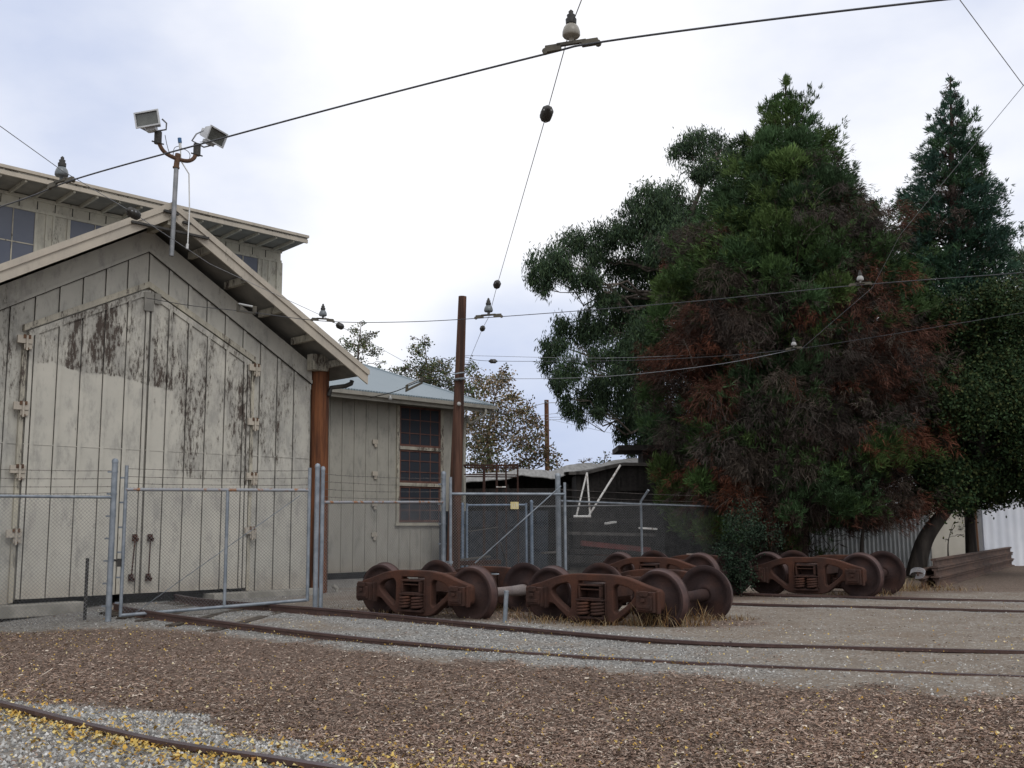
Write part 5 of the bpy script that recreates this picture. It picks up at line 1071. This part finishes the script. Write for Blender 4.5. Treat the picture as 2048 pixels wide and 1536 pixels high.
eu3 = [(2035,515,28),(2060,540,40),(2020,560,26),(2090,500,45),(2050,600,40),(2110,580,50),(2150,540,60)]
tb = at(2110, 1100, 46); tb[2] = 0
broadleaf('eucalyptus_tree', 'pale eucalyptus crown cut off by the right edge above the oak', tb, [tb, at(2100, 750, 46), at(2080, 530, 46)], clump_px(eu3, 46, 1.5, 5), (.2, .021), 'eubark', .2, .6, EU_P*1.25, 560, 12, 14, gap=.95)
OAK_P = np.array([[.022,.042,.018],[.028,.05,.02],[.018,.034,.016],[.034,.056,.021],[.05,.06,.022]])
oak = []
r_ = np.random.default_rng(8)
for px, py, rp in [(1830,650,40),(1880,630,45),(1950,640,55),(2020,620,55),(2080,620,60),(1840,720,50),(1900,720,60),(1980,720,65),(2050,720,60),(1845,800,55),(1920,810,70),(2000,820,70),(2080,820,70),(1860,880,60),(1930,900,65),(2010,910,60),(2080,910,60),(1880,950,50),(1950,960,48),(2020,960,40),(2075,965,40),(1840,920,40),(1905,990,34),(1930,1010,22),(1995,990,28),(2130,700,80),(2140,860,80),(1815,760,35),(1990,600,40),(1860,990,30),(1815,860,40),(1810,930,38),(1825,990,30),(1870,780,50),(1950,780,60),(2040,770,60),(1900,850,60),(1970,950,44),(1800,700,30),(2100,960,50)]: oak.append((px, py, rp))
Yo = 30.; ob = at(1828, 1135, Yo); ob[2] = 0
broadleaf('oak_tree', 'dark leaning live oak with dense small leaves over the stacked rails', ob, [ob, at(1850, 1080, Yo), at(1892, 1020, Yo), at(1945, 950, Yo+.3), at(1965, 850, Yo+.4), at(1960, 720, Yo+.5)], clump_px(oak, Yo+.8, 1.9, 6), (.10, .034), 'oakbark', .27, 0., OAK_P, 1700, 12, 15, gap=1.4)
ob2 = at(1944, 1125, Yo+1.5); ob2[2] = 0
oak2 = [(1965,900,50),(1940,960,40),(2010,870,50),(1985,985,24),(1960,1005,20),(1935,880,60)]
broadleaf('oak_tree', 'upright second oak trunk just behind the leaning oak', ob2, [ob2, at(1940, 1030, Yo+1.5), at(1945, 930, Yo+1.5), at(1960, 830, Yo+1.6)], clump_px(oak2, Yo+2, 1.2, 7), (.10, .034), 'oakbark', .19, 0., OAK_P, 1400, 10, 16, gap=1.3)
SY_P = np.array([[.20,.15,.10],[.25,.19,.12],[.16,.12,.085],[.12,.13,.06],[.10,.12,.055],[.28,.20,.12]])
sy = [(955,770,30),(985,765,26),(1010,760,22),(960,820,40),(1005,820,42),(1045,820,30),(1065,850,24),(1000,870,45),(1050,885,36),(955,880,40),(1085,905,26),(975,925,40),(1040,930,36),(1110,925,20),(1005,745,16),(1025,790,20),(1080,870,18),(940,850,30)]
Ys = 50.; sb = at(990, 1090, Ys); sb[2] = 0
broadleaf('sycamore_tree', 'sparse autumn sycamore with browning leaves behind the brown pole', sb, [sb, at(985, 960, Ys), at(975, 880, Ys), at(990, 790, Ys)], clump_px(sy, Ys, 2.2, 8), (.15, .05), 'twig', .17, .1, SY_P, 190, 18, 17, gap=1.0)
SG_P = np.array([[.07,.10,.045],[.09,.115,.05],[.055,.085,.045],[.13,.13,.065],[.16,.13,.08]])
s2 = [(705,720,24),(690,690,20),(720,690,26),(735,680,18),(712,660,13),(722,645,8),(750,705,16),(745,670,10),(755,665,5),(680,720,20),(765,740,14),(770,725,5)]
sb = at(715, 1080, 48); sb[2] = 0
broadleaf('sycamore_tree', 'twiggy half bare tree peeking over the annex roof beside the shed verge', sb, [sb, at(716, 850, 48), at(716, 720, 48), at(722, 650, 48)], clump_px(s2, 48, 1., 9), (.12, .034), 'twig', .12, .0, SG_P, 300, 16, 18, gap=.95, twigr=.008)
s3 = [(815,740,22),(840,735,28),(865,740,26),(835,705,20),(850,690,13),(851,675,8),(825,690,8),(824,675,5),(880,730,18),(890,745,20),(800,740,14),(870,765,24),(890,770,26),(850,760,28),(900,720,8),(915,775,22),(935,740,16),(945,730,14),(935,780,26)]
sb = at(860, 1080, 49); sb[2] = 0
broadleaf('sycamore_tree', 'half green twiggy tree over the annex roof just left of the brown pole', sb, [sb, at(862, 900, 49), at(858, 780, 49), at(850, 690, 49)], clump_px(s3, 49, 1.2, 10), (.13, .038), 'twig', .12, .0, SG_P, 260, 15, 19, gap=.95, twigr=.008)
s4 = [(950,900,30),(975,930,26),(940,930,30),(985,905,18),(1040,945,14)]
sb = at(955, 1080, 47); sb[2] = 0
broadleaf('bushy_tree', 'low bushy green tree behind the rusted steel rack', sb, [sb, at(955, 980, 47), at(955, 920, 47)], clump_px(s4, 47, 1., 11), (.10, .04), 'twig', .12, .0, SG_P*.75, 130, 9, 20)
s5 = [(1205,925,14),(1215,912,8),(1195,932,12),(1225,930,12),(1210,903,5)]
sb = at(1208, 1070, 60); sb[2] = 0
broadleaf('distant_tree', 'small distant green tree above the railcar roof', sb, [sb, at(1208, 960, 60), at(1210, 905, 60)], clump_px(s5, 60, .5, 12), (.14, .05), 'twig', .1, .0, SG_P*.6, 110, 9, 21)
s6 = [(1165,925,14),(1180,920,10),(1155,932,10),(1062,935,0)]
sb = at(1165, 1070, 62); sb[2] = 0
broadleaf('distant_tree', 'hazy bare distant tree above the buckled tin roof', sb, [sb, at(1165, 960, 62), at(1168, 915, 62)], clump_px(s6[:3], 62, .5, 13), (.1, .03), 'twig', .08, .0, SG_P, 6, 22, 22, twigr=.012)
# understorey: dark shrub under the conifer and a thin two stemmed sapling
SH_P = np.array([[.016,.03,.018],[.022,.038,.023],[.013,.025,.016],[.03,.046,.028]])
sh = [(1472,1090,30),(1495,1075,30),(1480,1120,28),(1462,1130,22),(1478,1150,22),(1515,1070,26),(1455,1085,28),(1470,1165,16),(1540,1070,26),(1470,1050,30),(1500,1040,30),(1440,1110,22),(1488,1172,18),(1500,1150,22),(1482,1160,24),(1466,1150,24),(1478,1135,26)]
sb = at(1482, 1180, 22.4); sb[2] = 0
broadleaf('shrub', 'dark leafy shrub under the big conifer between two trucks', sb, [sb, at(1480, 1140, 22.4), at(1482, 1095, 22.5)], clump_px(sh, 22.5, .25, 14), (.055, .02), 'oakbark', .018, 0., SH_P, 1100, 9, 23, gap=1.2)
sp_ = [(1690,1050,18),(1735,1035,20),(1760,1060,14),(1715,1040,14)]
sb = at(1722, 1125, 29.5); sb[2] = 0
broadleaf('sapling', 'thin forked sapling in front of the corrugated iron fence', sb, [sb, at(1724, 1085, 29.5), at(1728, 1050, 29.5), at(1735, 1020, 29.6)], clump_px(sp_, 29.6, .5, 15), (.07, .02), 'oakbark', .075, 0., OAK_P, 60, 6, 24)
vn = [(1905,1060,10),(1895,1080,8),(1915,1045,8),(1925,1070,7)]
sb = at(1898, 1125, 30.5); sb[2] = 0
broadleaf('sapling', 'spindly yellow green sapling between the two oak trunks', sb, [sb, at(1896, 1090, 30.5), at(1905, 1050, 30.5)], clump_px(vn, 30.5, .2, 16), (.08, .028), 'oakbark', .03, 0., np.array([[.16,.16,.03],[.12,.13,.03],[.08,.10,.03]]), 120, 6, 25)
grass([(1600,1160,160,.7,.2),(1480,1165,120,.6,.18),(1720,1165,120,.6,.22),(1860,1160,120,.5,.2)], 'weeds', 'low dark green weeds under the conifer behind the trucks', np.array([[.05,.07,.03],[.07,.08,.03],[.10,.085,.035]]))
